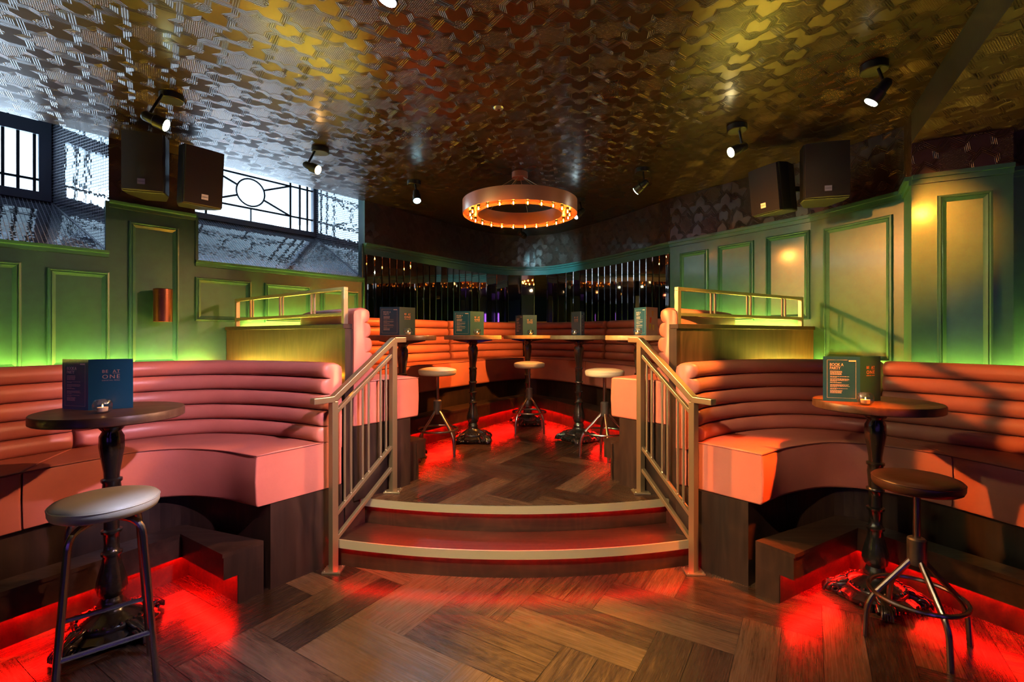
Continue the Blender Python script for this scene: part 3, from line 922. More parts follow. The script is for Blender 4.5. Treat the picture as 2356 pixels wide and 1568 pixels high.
def banquette(label, Fp, Bp, zbase, side, splits, plinth_in=0.075, group=None):
    """Fp front edge, Bp backrest foot, both from the stair end outwards; side = +1 when the wall lies to the left of that direction"""
    Fc, Bc = catmull(Fp, N), catmull(Bp, N)
    zs_ = zbase + 0.75; zb_ = zbase + 0.47
    org = Vector((Bc[N//2].x, Bc[N//2].y, zbase))
    root = thing('banquette', label, 'bench seat', tuple(org), 0, group)
    cuts = [0] + [int(round(s * (N - 1))) for s in splits] + [N - 1]
    nc = len(cuts) - 1
    for c in range(nc):
        i0, i1 = cuts[c], cuts[c+1]
        m = MB(); K = None
        idx = list(range(i0, i1 + 1))
        for i in idx:
            f, b = Fc[i].copy(), Bc[i].copy()
            # tiny gap at the seams
            dd = (b - f).normalized()
            if i == i0 and c > 0: sh = (Fc[i+1] - Fc[i]).normalized() * 0.004
            elif i == i1 and c < nc - 1: sh = (Fc[i-1] - Fc[i]).normalized() * 0.004
            else: sh = V2(0, 0)
            f += sh; b += sh
            bb = b + dd * 0.05
            sec = [(bb, zb_), (f + dd*0.012, zb_), (f + dd*0.003, zb_ + 0.006), (f, zb_ + 0.02), (f - dd*0.006, zb_ + 0.14), (f, zs_ - 0.018), (f + dd*0.004, zs_ - 0.006), (f + dd*0.016, zs_),
                   (f + dd*0.12, zs_ + 0.006), (b - dd*0.05, zs_ + 0.004), (bb, zs_ - 0.004)]
            K = len(sec)
            for p, z in sec: m.v.append((p.x, p.y, z))
        for a in range(len(idx) - 1):
            for k in range(K):
                k2 = (k + 1) % K
                m.f.append((a*K + k, a*K + k2, (a+1)*K + k2, (a+1)*K + k)); m.mi.append(0)
        m.f.append(tuple(reversed(range(K)))); m.mi.append(0)
        m.f.append(tuple((len(idx)-1)*K + k for k in range(K))); m.mi.append(0)
        sc = build('seat_cushion', rel(m, org), M['pink'], root, smooth=True, bevel=0.010, angle=30)
        tb = MB()
        line = [(Fc[i].x, Fc[i].y, zs_ - 0.004) for i in idx]
        if c == 0: line = [(Bc[0].x, Bc[0].y, zs_)] + line
        tb.tube([tuple(p) for p in line], 0.0028, 6)
        build('piping', rel(tb, org), M['piping'], sc)
        # backrest section
        bc = Bc[i0:i1+1]
        m = MB()
        cc = [p.copy() for p in bc]
        if c > 0: cc[0] = cc[0].lerp(cc[1], 0.12)
        if c < nc - 1: cc[-1] = cc[-1].lerp(cc[-2], 0.12)
        prof = rolls_profile(zs_)
        # end shrink to make the rolls pucker at seams
        n_ = len(cc); mm = len(prof); o = 0
        seg = []
        for i in range(n_):
            t = (cc[min(i+1, n_-1)] - cc[max(i-1, 0)]).normalized(); nn = Vector((-t.y, t.x)) * side
            seg.append((cc[i], nn, 1.0))
        d0 = (cc[1]-cc[0]).normalized(); d1 = (cc[-1]-cc[-2]).normalized()
        seg = [(seg[0][0], seg[0][1], 0.55), (seg[0][0] + d0*0.010, seg[0][1], 0.88), (seg[0][0] + d0*0.024, seg[0][1], 0.985)] + seg[1:-1] + \
              [(seg[-1][0] - d1*0.024, seg[-1][1], 0.985), (seg[-1][0] - d1*0.010, seg[-1][1], 0.88), (seg[-1][0], seg[-1][1], 0.55)]
        for p, nn, sc_f in seg:
            for dd_, z in prof:
                d_ = dd_ if dd_ > 0.05 else 0.05 + (dd_ - 0.05) * sc_f
                zt_ = zs_ + 0.48 - 0.03
                z_ = z if z < zt_ else zt_ + (z - zt_) * sc_f
                m.v.append((p.x + nn.x*d_, p.y + nn.y*d_, z_))
        ns = len(seg)
        for i in range(ns - 1):
            for k in range(mm):
                k2 = (k + 1) % mm
                m.f.append((i*mm + k, i*mm + k2, (i+1)*mm + k2, (i+1)*mm + k)); m.mi.append(0)
        m.f.append(tuple(reversed(range(mm)))); m.mi.append(0)
        m.f.append(tuple((ns-1)*mm + k for k in range(mm))); m.mi.append(0)
        build('backrest', rel(m, org), M['pink'], root, smooth=True, angle=50)
    # lower side of the end, below the backrest
    m = MB()
    poly = []
    off = offset(Bc, 0.115 * side)
    fr_ = [Fc[i] + (Bc[i] - Fc[i]).normalized() * plinth_in for i in range(N)]
    for i in range(N):
        m.v += [(fr_[i].x, fr_[i].y, zbase), (fr_[i].x, fr_[i].y, zb_ - 0.001), (off[i].x, off[i].y, zb_ - 0.001), (off[i].x, off[i].y, zbase)]
    for i in range(N - 1):
        for k in range(4):
            k2 = (k + 1) % 4
            m.f.append((i*4 + k, i*4 + k2, (i+1)*4 + k2, (i+1)*4 + k)); m.mi.append(0)
    m.f += [(3, 2, 1, 0), tuple((N-1)*4 + k for k in range(4))]; m.mi += [0, 0]
    build('plinth', rel(m, org), M['wood'], root)
    # padded foot of the backrest down to the seat's underside
    m = MB()
    for i in range(N):
        a, b = Bc[i] + (Bc[i]-Fc[i]).normalized()*0.052, off[i]
        m.v += [(a.x, a.y, zb_), (a.x, a.y, zs_ - 0.03), (b.x, b.y, zs_ - 0.03), (b.x, b.y, zb_)]
    for i in range(N - 1):
        for k in range(4):
            k2 = (k + 1) % 4
            m.f.append((i*4 + k, i*4 + k2, (i+1)*4 + k2, (i+1)*4 + k)); m.mi.append(0)
    m.f += [(3, 2, 1, 0), tuple((N-1)*4 + k for k in range(4))]; m.mi += [0, 0]
    build('backrest_foot', rel(m, org), M['pink'], root, bevel=0.008)
    return root, Fc, Bc, off

FL = [(-1.375, 2.60), (-1.643, 2.73), (-1.90, 2.775), (-2.084, 2.707), (-2.19, 2.55), (-2.29, 2.37), (-2.37, 2.18), (-2.50, 1.80), (-2.68, 1.3)]
BL = [(-1.125, 2.92), (-1.303, 3.03), (-1.642, 3.17), (-1.955, 3.215), (-2.141, 3.17), (-2.295, 3.08), (-2.416, 2.95), (-2.514, 2.79), (-2.604, 2.64), (-2.70, 2.44), (-2.87, 2.02), (-3.05, 1.5)]
bl = banquette('curved coral leather banquette at the lower left, its end beside the left stair handrail', FL, BL, 0, -1, [0.535])
FR = [(1.362, 2.63), (1.589, 2.80), (1.862, 2.925), (2.03, 2.935), (2.153, 2.87), (2.26, 2.77), (2.34, 2.65), (2.40, 2.50), (2.47, 2.28), (2.60, 1.9), (2.75, 1.5)]
BR = [(1.11, 2.93), (1.23, 3.07), (1.57, 3.29), (1.916, 3.39), (2.18, 3.34), (2.36, 3.2), (2.45, 3.08), (2.56, 2.95), (2.72, 2.74), (2.90, 2.4), (3.10, 1.95)]
br = banquette('curved coral leather banquette at the lower right, its end beside the right stair handrail', FR, BR, 0, 1, [0.52])

def mirx(p):
    y = p[1]; c = 0.02 + 0.19 * min(1, max(0, (y - 3.6) / 2.3))
    return (2*c - p[0], y)
FUl = [(-0.67, 3.47), (-0.82, 3.64), (-1.03, 3.80), (-1.17, 4.02), (-1.18, 4.28), (-1.09, 4.56), (-0.93, 4.86), (-0.74, 5.22), (-0.54, 5.56), (-0.30, 5.92), (-0.02, 6.26)]
BUl = [(-0.931, 3.157), (-1.17, 3.36), (-1.42, 3.62), (-1.60, 3.95), (-1.64, 4.30), (-1.55, 4.66), (-1.33, 5.04), (-1.06, 5.47), (-0.78, 5.92), (-0.46, 6.38), (-0.14, 6.71)]
FU = FUl + [(0.21, 6.42)] + [mirx(p) for p in reversed(FUl)]
BU = BUl + [(0.19, 6.82)] + [mirx(p) for p in reversed(BUl)]
bu = banquette('long coral leather banquette wrapping the raised area in front of the mirror wall', FU, BU, H2, 1, [0.36, 0.5, 0.64])

# footrest steps: (outer polygon top), kick set back, red strip beneath
def footrest(label, line, backline, zbase, nflip):
    """line: front edge of the step (plan), first point is the free corner by the stairs"""
    line = [Vector(p) for p in line]; backline = [Vector(p) for p in backline]
    org = Vector((line[1].x, line[1].y, zbase))
    root = thing('footrest_step', label, 'footrest', tuple(org))
    top = [tuple(p) for p in line] + [tuple(p) for p in reversed(backline)]
    m = MB(); m.prism(top, zbase + 0.262, zbase + 0.282)
    build('top_board', rel(m, org), M['woodx'], root)
    def off_(pts, d):
        r = []
        for i, p in enumerate(pts):
            ns = []
            if i > 0: t = (p - pts[i-1]).normalized(); ns.append(Vector((-t.y, t.x)) * nflip)
            if i < len(pts)-1: t = (pts[i+1] - p).normalized(); ns.append(Vector((-t.y, t.x)) * nflip)
            if len(ns) == 2:
                b_ = (ns[0] + ns[1]).normalized(); r.append(p + b_ * d / max(0.3, b_.dot(ns[0])))
            else: r.append(p + ns[0] * d)
        return r
    for nm, da, db, z0, z1 in (('fascia', 0.008, 0.026, 0.148, 0.262), ('kickboard', 0.075, 0.093, 0.0, 0.262)):
        a, b = off_(line, da), off_(line, db)
        m = MB(); m.prism([tuple(p) for p in a] + [tuple(p) for p in reversed(b)], zbase + z0, zbase + z1)
        build(nm, rel(m, org), M['woodx'], root)
    # end panel closing the free end, with the notch over the kick
    k = off_(line, 0.008)[0]; kk = off_(line, 0.075)[0]; bk = backline[0]
    e = (bk - line[0]).normalized(); t = Vector((line[1] - line[0])).normalized() * 0.018
    m = MB()
    k = line[0] + e * 0.006; kk = line[0] + e * 0.078
    m.prism([tuple(k), tuple(bk), tuple(bk + t), tuple(k + t)], zbase + 0.148, zbase + 0.262)
    m.prism([tuple(kk), tuple(bk), tuple(bk + t), tuple(kk + t)], zbase, zbase + 0.1478)
    build('end_panel', rel(m, org), M['wood'], root)
    # red strip
    a, b = off_(line, 0.040), off_(line, 0.052)
    a[0] = a[0] + t * 1.6; b[0] = b[0] + t * 1.6
    t2 = (line[-2] - line[-1]).normalized() * 0.035; a[-1] = a[-1] + t2; b[-1] = b[-1] + t2
    m = MB(); m.prism([tuple(p) for p in a] + [tuple(p) for p in reversed(b)], zbase + 0.152, zbase + 0.158)
    return root, m

fl_, m1 = footrest('low dark wood footrest step under the lower left banquette',
    [(-1.474, 2.46), (-1.862, 2.715), (-2.28, 2.0), (-2.62, 1.42)], [(-1.352, 2.63), (-1.95, 2.86), (-2.45, 2.0), (-2.74, 1.42)], 0, -1)
tag(build('led_strip', m1, M['led_r']), 'red light strip under the lower left footrest step', 'strip light', 'red strip lights at floor level')
fr__, m2 = footrest('low dark wood footrest step under the lower right banquette',
    [(1.440, 2.46), (2.005, 2.80), (2.33, 2.19), (2.70, 1.45)], [(1.325, 2.63), (2.05, 3.02), (2.49, 2.19), (2.86, 1.45)], 0, 1)
tag(build('led_strip', m2, M['led_r']), 'red light strip under the lower right footrest step', 'strip light', 'red strip lights at floor level')
fup = [(-0.640, 3.60), (-1.16, 3.98), (-0.86, 4.46), (-0.47, 5.10), (-0.14, 5.66), (0.21, 6.19)]
bup = [(-0.74, 3.475), (-1.32, 4.0), (-1.0, 4.60), (-0.68, 5.20), (-0.32, 5.76), (0.21, 6.38)]
fline = fup + [mirx(p) for p in reversed(fup[:-1])]; bline = bup + [mirx(p) for p in reversed(bup[:-1])]
fu_, m3 = footrest('dark wood footrest step running round the raised area below the long banquette', fline, bline, H2, 1)
# closing panel at the right-hand free end
e0, e1 = Vector(mirx(fup[0])), Vector(mirx(bup[0])); t_ = (Vector(mirx(fup[1])) - e0).normalized() * 0.018
k_, kk_ = e0 + (e1 - e0).normalized() * 0.006, e0 + (e1 - e0).normalized() * 0.078
m = MB(); m.prism([tuple(k_), tuple(k_ + t_), tuple(e1 + t_), tuple(e1)], H2 + 0.148, H2 + 0.262); m.prism([tuple(kk_), tuple(kk_ + t_), tuple(e1 + t_), tuple(e1)], H2, H2 + 0.1478)
build('end_panel', rel(m, Vector(fu_.location)), M['wood'], fu_)
tag(build('led_strip', m3, M['led_r']), 'red light strip under the footrest round the raised area', 'strip light', 'red strip lights at floor level')

# dividers between lower and upper benches, with brass rails on top
PT = 1.47
def divider(side, near, far, label, raillabel):
    near = Vector(near); far = Vector(far); e = (far - near).normalized()
    nb = Vector((e.y, -e.x))                       # pointing backwards
    if nb.y < 0: nb = -nb
    root = thing('bench_divider', label, 'partition', (near.x, near.y, 0))
    o = Vector((near.x, near.y, 0))
    m = MB(); a, b = near, far - e * 0.01
    m.prism([tuple(p) for p in (a, b, b + nb*0.05, a + nb*0.05)], 0, PT - 0.03)
    build('panel', rel(m, o), M['warmwood'], root)
    m = MB(); c = near - e*0.006
    m.prism([tuple(p) for p in (c - nb*0.012, b - nb*0.012, b + nb*0.06, c + nb*0.06)], PT - 0.03, PT)
    build('top_board', rel(m, o), M['woodx'], root, bevel=0.003)
    m = MB(); c = near - e*0.012
    m.prism([tuple(p) for p in (c - nb*0.004, c + e*0.035 - nb*0.004, c + e*0.035 + nb*0.055, c + nb*0.055)], 0, PT - 0.031)
    build('end_post', rel(m, o), M['wood'], root)
    # rail on top
    r0 = near + e * 0.03 + nb*0.02; r1 = near + (far - near) * 0.90 + nb*0.02
    rt = thing('parapet_rail', raillabel, 'rail', (r0.x, r0.y, PT))
    o = Vector((r0.x, r0.y, PT)); z1 = PT + 0.235
    def b3(p, z): return (p.x, p.y, z)
    for p in (r0, r1):
        m = MB(); m.bar(b3(p, PT), b3(p, z1 - 0.022), 0.03, 0.03, up=(e.x, e.y, 0)); build('post', rel(m, o), M['brass'], rt, bevel=0.002)
    for nm, z in (('top_bar', z1 - 0.011), ('lower_bar', PT + 0.062)):
        m = MB(); m.bar(b3(r0 - e*0.015, z) if nm == 'top_bar' else b3(r0 + e*0.015, z), b3(r1 + e*0.015, z) if nm == 'top_bar' else b3(r1 - e*0.015, z), 0.03, 0.022); build(nm, rel(m, o), M['brass'], rt, bevel=0.002)
    L = (r1 - r0).length
    for f_ in (0.24, 0.52, 0.83):
        for dlt in (-0.022, 0.022):
            p = r0 + e * (L * f_ + dlt)
            m = MB(); m.tube([b3(p, PT + 0.072), b3(p, z1 - 0.02)], 0.008, 8); build('baluster', rel(m, o), M['brass'], rt, smooth=True)
    return e, nb
NL, FLr = (-1.055, 3.045), (-2.485, 4.2)
NR, FRr = (1.045, 3.055), (2.50, 4.0)
eL, nL = divider(-1, NL, FLr, 'brown oak veneered divider behind the lower left banquette', 'low brass rail standing on top of the left oak divider')
eR, nR = divider(1, NR, FRr, 'brown oak veneered divider behind the lower right banquette', 'low brass rail standing on top of the right oak divider')

# ledges behind the benches (they carry the hidden yellow strips)
def ledge(idx, inner, outer, z):
    poly = [tuple(p) for p in inner] + [tuple(p) for p in reversed(outer)]
    m = MB(); m.add([(x, y, z) for x, y in poly], [tuple(range(len(poly)))])
    tag(build('trim_%d' % idx, m, M['wood']), kind='structure')
ledge(1, bl[3], [V2(*NL), V2(*FLr), LP(-1), LP(-2), LP(-3.0)], 1.04)
ledge(2, br[3], [V2(*NR), V2(*FRr), V2(2.74, 3.38), V2(2.62, 3.17), V2(3.04, 2.93), V2(3.55, 2.70)], 1.04)
bo = bu[3]
h_ = N // 2
ledge(3, bo[:h_+1], [V2(NL[0], NL[1]) + nL*0.05, V2(*FLr) + nL*0.05, LP(0.6), LP(1.06)] + mc[2:30], H2 + 1.04)
ledge(4, list(reversed(bo[h_:])), [V2(NR[0], NR[1]) + nR*0.05, V2(*FRr) + nR*0.05, V2(2.10, 4.61), V2(1.70, 5.2)] + list(reversed(mc[30:-2])), H2 + 1.04)

def led(label, pts, z, mkey='led_y', grp='yellow strip lights behind the benches', wd=0.012):
    m = MB(); pts = [Vector(p) for p in pts]
    sweep(m, pts, [(-wd/2, z), (wd/2, z), (wd/2, z + 0.006), (-wd/2, z + 0.006)])
    return tag(build('led_strip', m, M[mkey]), label, 'strip light', grp)
IN = -NOUT
led('yellow light strip along the left panelled wall behind the lower banquette', [LP(TE + 0.3) + IN*0.06, LP(-0.10) + IN*0.06], 1.135)
led('yellow light strip along the left wall behind the raised banquette', [LP(0.12) + IN*0.06, LP(1.0) + IN*0.06], H2 + 1.12)
led('yellow light strip at the foot of the left oak divider', [V2(*NL) + eL*0.06 - nL*0.03, V2(*FLr) - eL*0.1 - nL*0.03], 1.135, 'led_a')
led('yellow light strip at the foot of the right oak divider', [V2(*NR) + eR*0.06 - nR*0.03, V2(*FRr) - eR*0.1 - nR*0.03], 1.135, 'led_a')
rin = Vector((-0.83, -0.56))
led('yellow light strip along the right wall behind the raised banquette', [V2(1.72, 5.17) + rin*0.06, V2(2.42, 4.13) + rin*0.06], H2 + 1.12)
led('yellow light strip along the right panelled wall behind the lower banquette', [V2(2.47, 3.97), V2(2.685, 3.41)], 1.135)
led('yellow light strip in front of the projecting green pier on the right', [V2(2.62, 3.13), V2(3.02, 2.90), V2(3.5, 2.68)], 1.135)

# ------------------------------------------------------------------ stair handrails
def handrail(sgn, P0, P1, label):
    P0 = Vector(P0); P1 = Vector(P1); e = (P1 - P0).normalized(); L = (P1 - P0).length
    rt = thing('stair_handrail', label, 'handrail', (P0.x, P0.y, 0), 0, None)
    o = Vector((P0.x, P0.y, 0))
    up = (e.x, e.y, 0)
    def q(s_, z): p = P0 + e * s_; return (p.x, p.y, z)
    for s_, zb in ((0, 0), (L, H2)):
        m = MB(); m.bar(q(s_, zb), q(s_, zb + 1.005), 0.04, 0.04, up=up); build('post', rel(m, o), M['brass'], rt, bevel=0.002)
        c = Vector(q(s_, zb)); m = MB(); m.prism([(c.x + x, c.y + y) for x, y in [(-0.055, -0.045), (0.055, -0.045), (0.055, 0.045), (-0.055, 0.045)]], zb + 0.0005, zb + 0.012)
        bp_ = build('base_plate', rel(m, o), M['brass'], rt, bevel=0.002)
        for dx in (-0.042, 0.042):
            for dy in (-0.032, 0.032):
                m = MB(); m.sphere((c.x + dx, c.y + dy, zb + 0.013), 0.006, 8, 4); build('bolt', rel(m, o), M['brass'], bp_, smooth=True)
    m = MB(); zt = 1.02
    for a, b in (((-0.14, zt), (0.0, zt)), ((-0.005, zt), (L + 0.005, zt + H2)), ((L, zt + H2), (L + 0.10, zt + H2))):
        m.bar(q(*a), q(*b), 0.045, 0.035)
    build('top_rail', rel(m, o), M['brass'], rt, bevel=0.003)
    for nm, z in (('middle_rail', 0.93), ('lower_rail', 0.32), ('bottom_rail', 0.175)):
        m = MB(); m.bar(q(0.018, z + 0.018*H2/L), q(L - 0.018, z + (L-0.018)*H2/L), 0.026, 0.022); build(nm, rel(m, o), M['brass'], rt, bevel=0.002)
    for f_ in (0.17, 0.27, 0.46, 0.56, 0.77, 0.87):
        z0 = 0.32 + f_*H2; z1 = 0.93 + f_*H2
        m = MB(); m.tube([q(L*f_, z0 + 0.008), q(L*f_, z1 - 0.008)], 0.0075, 8)
        bb = build('baluster', rel(m, o), M['brass'], rt, smooth=True)
        m = MB(); m.sphere(q(L*f_ , z0 + 0.016), 0.010, 8, 5); build('collar', rel(m, o), M['brass'], bb, smooth=True)
    return rt
handrail(-1, (-1.06, 2.87), (-0.80, 3.25), 'brass stair handrail with slim balusters on the left of the curved steps')
handrail(1, (1.07, 2.85), (0.86, 3.23), 'brass stair handrail with slim balusters on the right of the curved steps')

# ------------------------------------------------------------------ tables
def column_profile(h):
    pts = [(0.022, 0.0), (0.052, 0.0), (0.056, 0.012), (0.046, 0.03), (0.040, 0.045), (0.052, 0.06), (0.058, 0.085), (0.056, 0.115), (0.046, 0.16), (0.036, 0.20), (0.033, 0.235),
           (0.040, 0.24), (0.041, 0.252), (0.031, 0.258), (0.029, 0.29), (0.031, 0.34), (0.040, 0.345), (0.041, 0.357), (0.030, 0.362), (0.029, 0.42), (0.032, 0.445), (0.041, 0.45), (0.041, 0.462), (0.031, 0.468),
           (0.034, 0.51), (0.037, 0.55), (0.034, 0.58), (0.041, 0.586), (0.041, 0.598), (0.030, 0.603), (0.030, 0.63), (0.040, 0.70), (0.047, 0.75), (0.046, 0.80), (0.036, 0.825), (0.048, 0.84), (0.055, 0.855), (0.05, 0.87), (0.022, 0.87)]
    k = h / 0.87
    return [(r, z * k) for r, z in pts]

def make_table(r, label, edge):
    rt = thing('poseur_table', label, 'table', (0, 0, 0), 0, 'round bar tables')
    tb = MB(); tb.lathe([(r - 0.006, 1.008), (r, 1.012), (r, 1.045), (r - 0.003, 1.0495), (r - 0.008, 1.05)], 64)
    tb.mi = []
    for f in tb.f:
        zs3 = [tb.v[i][2] for i in f]; tb.mi.append(1 if (min(zs3) > 1.007 and max(zs3) < 1.0496 and len(f) == 4) else 0)
    build('tabletop', tb, [M['top'], edge], rt, smooth=True)
    m = MB()
    for a in (0, pi/2):
        c_, s_ = cos(a), sin(a)
        vs = []
        for x, z, wd in ((-r*0.68, 1.0, 0.012), (-0.05, 0.975, 0.03), (0.05, 0.975, 0.03), (r*0.68, 1.0, 0.012)):
            for sg in (-1, 1):
                for zz in (z, 1.0075): vs.append((x*c_ - sg*wd*s_, x*s_ + sg*wd*c_, zz))
        fs = []
        for i in range(3):
            b_ = i*4
            fs += [(b_, b_+4, b_+5, b_+1), (b_+2, b_+3, b_+7, b_+6), (b_, b_+2, b_+6, b_+4), (b_+1, b_+5, b_+7, b_+3)]
        fs += [(0, 1, 3, 2), (12, 14, 15, 13)]
        m.add(vs, fs)
    build('support_bracket', m, M['iron'], rt)
    m = MB(); m.lathe(column_profile(0.86), 24, (0, 0, 0.135), mod=lambda q, z: 1 + (0.05 * cos(8*q) if (0.07 < z - 0.0 < 0.20 or 0.62 < z < 0.80) else 0))
    build('column', m, M['iron'], rt, smooth=True, angle=60)
    m = MB(); m.lathe([(0.02, 0.150), (0.052, 0.148), (0.05, 0.13), (0.07, 0.112), (0.105, 0.098), (0.128, 0.088), (0.140, 0.078), (0.138, 0.064), (0.152, 0.058), (0.165, 0.045), (0.16, 0.022), (0.14, 0.012)], 64,
                      mod=lambda q, z: 1 + (0.035*cos(16*q) if z < 0.06 else 0) + 0.10*(cos(2*q)**2 if z < 0.05 else 0))
    base = build('base', m, M['iron'], rt, smooth=True, angle=60)
    m = MB()
    for i in range(28):
        a = 2*pi*i/28; m.sphere((0.128*cos(a), 0.128*sin(a), 0.088), 0.0085, 7, 5)
    build('beading', m, M['iron'], base, smooth=True)
    for k in range(4):
        a = pi/4 + k*pi/2
        m = MB()
        # acanthus toe: fat lobed arm ending in a scroll
        arm = [(0.12, 0.050, 0.036), (0.155, 0.052, 0.038), (0.19, 0.042, 0.034), (0.215, 0.034, 0.030), (0.238, 0.028, 0.026), (0.252, 0.024, 0.018)]
        m.tube([(x, 0, z) for x, z, _ in arm], [r_ for _, _, r_ in arm], 12)
        for sg in (-1, 1):
            sp = []
            rr = []
            for i in range(15):
                t = i/14; aa = t*2.6*pi; rd = 0.030*(1 - 0.75*t)
                sp.append((0.205 + rd*cos(aa), sg*(0.034 + 0.004*t), 0.034 + rd*sin(aa)*0.85)); rr.append(0.0105*(1 - 0.35*t))
            m.tube(sp, rr, 7)
            # leaves between the toes
            for (bx, by, sx_, sy_, sz_) in ((0.15, 0.062, 0.034, 0.017, 0.020), (0.135, 0.095, 0.030, 0.015, 0.017), (0.175, 0.060, 0.022, 0.013, 0.018)):
                m.sphere((bx, sg*by, 0.024), 1.0, 9, 6, (sx_, sy_, sz_))
            m.tube([(0.13, sg*0.02, 0.085), (0.165, sg*0.028, 0.080), (0.19, sg*0.022, 0.068), (0.198, sg*0.008, 0.058)], [0.008, 0.010, 0.009, 0.006], 7)
        for i in range(5):
            y_ = -0.016 + i*0.008
            m.tube([(0.20, y_, 0.066), (0.235, y_*1.3, 0.054), (0.257, y_*1.5, 0.030), (0.258, y_*1.5, 0.010)], [0.004, 0.006, 0.007, 0.006], 6)
        ca, sa = cos(a), sin(a)
        m.v = [(x*ca - y*sa, x*sa + y*ca, max(0.001, z)) for x, y, z in m.v]
        m.v = [(x*0.91, y*0.91, z) for x, y, z in m.v]
        build('claw_foot', m, M['iron'], base, smooth=True, angle=60)
    return rt

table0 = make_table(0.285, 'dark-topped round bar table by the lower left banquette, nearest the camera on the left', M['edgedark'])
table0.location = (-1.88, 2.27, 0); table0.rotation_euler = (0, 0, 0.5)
tpos = {'A': (-1.88, 2.27, 0)}
def put_table(key, src, x, y, z, rz, label):
    tpos[key] = (x, y, z); return dup(src, (x, y, z), rz, label)
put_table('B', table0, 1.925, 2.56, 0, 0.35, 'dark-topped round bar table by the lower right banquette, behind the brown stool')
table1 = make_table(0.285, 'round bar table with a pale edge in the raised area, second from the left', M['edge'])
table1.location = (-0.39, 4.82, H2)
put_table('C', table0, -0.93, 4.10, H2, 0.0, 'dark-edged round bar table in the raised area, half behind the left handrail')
put_table('E', table1, 0.185, 5.72, H2, 0.2, 'round bar table at the centre back of the raised area, farthest from the camera')
put_table('F', table1, 0.668, 4.83, H2, 0.6, 'round bar table in the raised area, second from the right, with a thin closed menu')
put_table('G', table1, 1.085, 4.12, H2, 0.1, 'round bar table in the raised area, half behind the right handrail')

# ------------------------------------------------------------------ stools
def fillet(pts, r=0.05, n=6):
    P = [Vector(p) for p in pts]; out = [P[0]]
    for i in range(1, len(P)-1):
        a = (P[i-1]-P[i]); b = (P[i+1]-P[i]); d = min(r, a.length*0.45, b.length*0.45)
        A = P[i] + a.normalized()*d; B = P[i] + b.normalized()*d
        for k in range(n+1):
            t = k/n; out.append(A*(1-t)**2 + P[i]*2*t*(1-t) + B*t*t)
    out.append(P[-1]); return out

def seat_bm(r, z, th=0.06):
    m = MB(); m.lathe([(r*0.90, z - th), (r - 0.006, z - th + 0.006), (r, z - th + 0.02), (r + 0.001, z - 0.020), (r - 0.006, z - 0.008), (r - 0.03, z - 0.001), (r*0.6, z + 0.006), (r*0.2, z + 0.008)], 40)
    return m

def make_swivel(label, leather_m):
    rt = thing('swivel_stool', label, 'stool', (0, 0, 0), 0, 'swivel stools with foot rings')
    s_ = build('seat', seat_bm(0.168, 0.755), leather_m, rt, smooth=True, angle=60)
    m = MB(); m.tube([(0.1675*cos(a), 0.1675*sin(a), 0.738) for a in [2*pi*i/40 for i in range(40)]], 0.0028, 6, closed=True)
    build('piping', m, leather_m, s_, smooth=True)
    m = MB(); m.lathe([(0.013, 0.40), (0.015, 0.405), (0.015, 0.69), (0.05, 0.693), (0.05, 0.699)], 16); build('screw_post', m, M['steel'], rt, smooth=True)
    m = MB(); m.lathe([(0.02, 0.345), (0.034, 0.35), (0.036, 0.355), (0.036, 0.465), (0.030, 0.472), (0.016, 0.474)], 24); build('hub', m, M['hub'], rt, smooth=True)
    for k in range(4):
        a = k*pi/2 + pi/4; c_, s2 = cos(a), sin(a)
        pts = fillet([(0.020, 0, 0.375), (0.205, 0, 0.17), (0.215, 0, 0.001)], 0.06)
        m = MB(); m.tube([(p.x*c_, p.x*s2, p.z) for p in pts], 0.0125, 10); build('leg', m, M['steel'], rt, smooth=True)
    m = MB(); m.tube([(0.178*cos(a), 0.178*sin(a), 0.212) for a in [2*pi*i/48 for i in range(48)]], 0.010, 8, closed=True)
    build('foot_ring', m, M['steel'], rt, smooth=True)
    return rt
sw = make_swivel('cream swivel bar stool on the left of the raised area, beside the left banquette end', M['cream2'])
sw.location = (-0.668, 4.33, H2); sw.rotation_euler = (0, 0, 0.1)
dup(sw, (0.805, 4.20, H2), 0.75, 'cream swivel bar stool beside the raised right banquette end')
c3 = dup(sw, (0.190, 5.30, H2), 0.0, 'pale swivel bar stool in front of the farthest centre table')
dk = make_swivel('swivel bar stool with a dark brown leather seat at the lower right', M['brown'])
dk.location = (1.855, 2.215, 0); dk.rotation_euler = (0, 0, 0.62)

def make_fourleg():
    rt = thing('bar_stool', 'four-legged steel bar stool with a grey cream seat in the left foreground', 'stool', (0, 0, 0))
    s_ = build('seat', seat_bm(0.172, 0.765, 0.058), M['cream'], rt, smooth=True, angle=60)
    m = MB(); m.tube([(0.1715*cos(a), 0.1715*sin(a), 0.748) for a in [2*pi*i/40 for i in range(40)]], 0.0028, 6, closed=True)
    build('piping', m, M['cream'], s_, smooth=True)
    L = []
    for k in range(4):
        a = k*pi/2 + pi/4; c_, s2 = cos(a), sin(a)
        pts = fillet([(0.0, 0, 0.695), (0.150, 0, 0.672), (0.215, 0, 0.001)], 0.055)
        m = MB(); m.tube([(p.x*c_, p.x*s2, p.z) for p in pts], 0.0125, 10); build('leg', m, M['steel'], rt, smooth=True)
        def at_z(z, a=a):
            t = (0.672 - z)/(0.671); x = 0.150 + (0.065)*t; return (x*cos(a), x*sin(a), z)
        L.append(at_z)
    for i, z in ((0, 0.26), (2, 0.24)):
        m = MB(); m.tube([L[i](z), L[(i+1) % 4](z)], 0.0095, 8); build('rung', m, M['steel'], rt, smooth=True)
    return rt
fs_ = make_fourleg(); fs_.location = (-1.60, 1.905, 0); fs_.rotation_euler = (0, 0, 0.72)

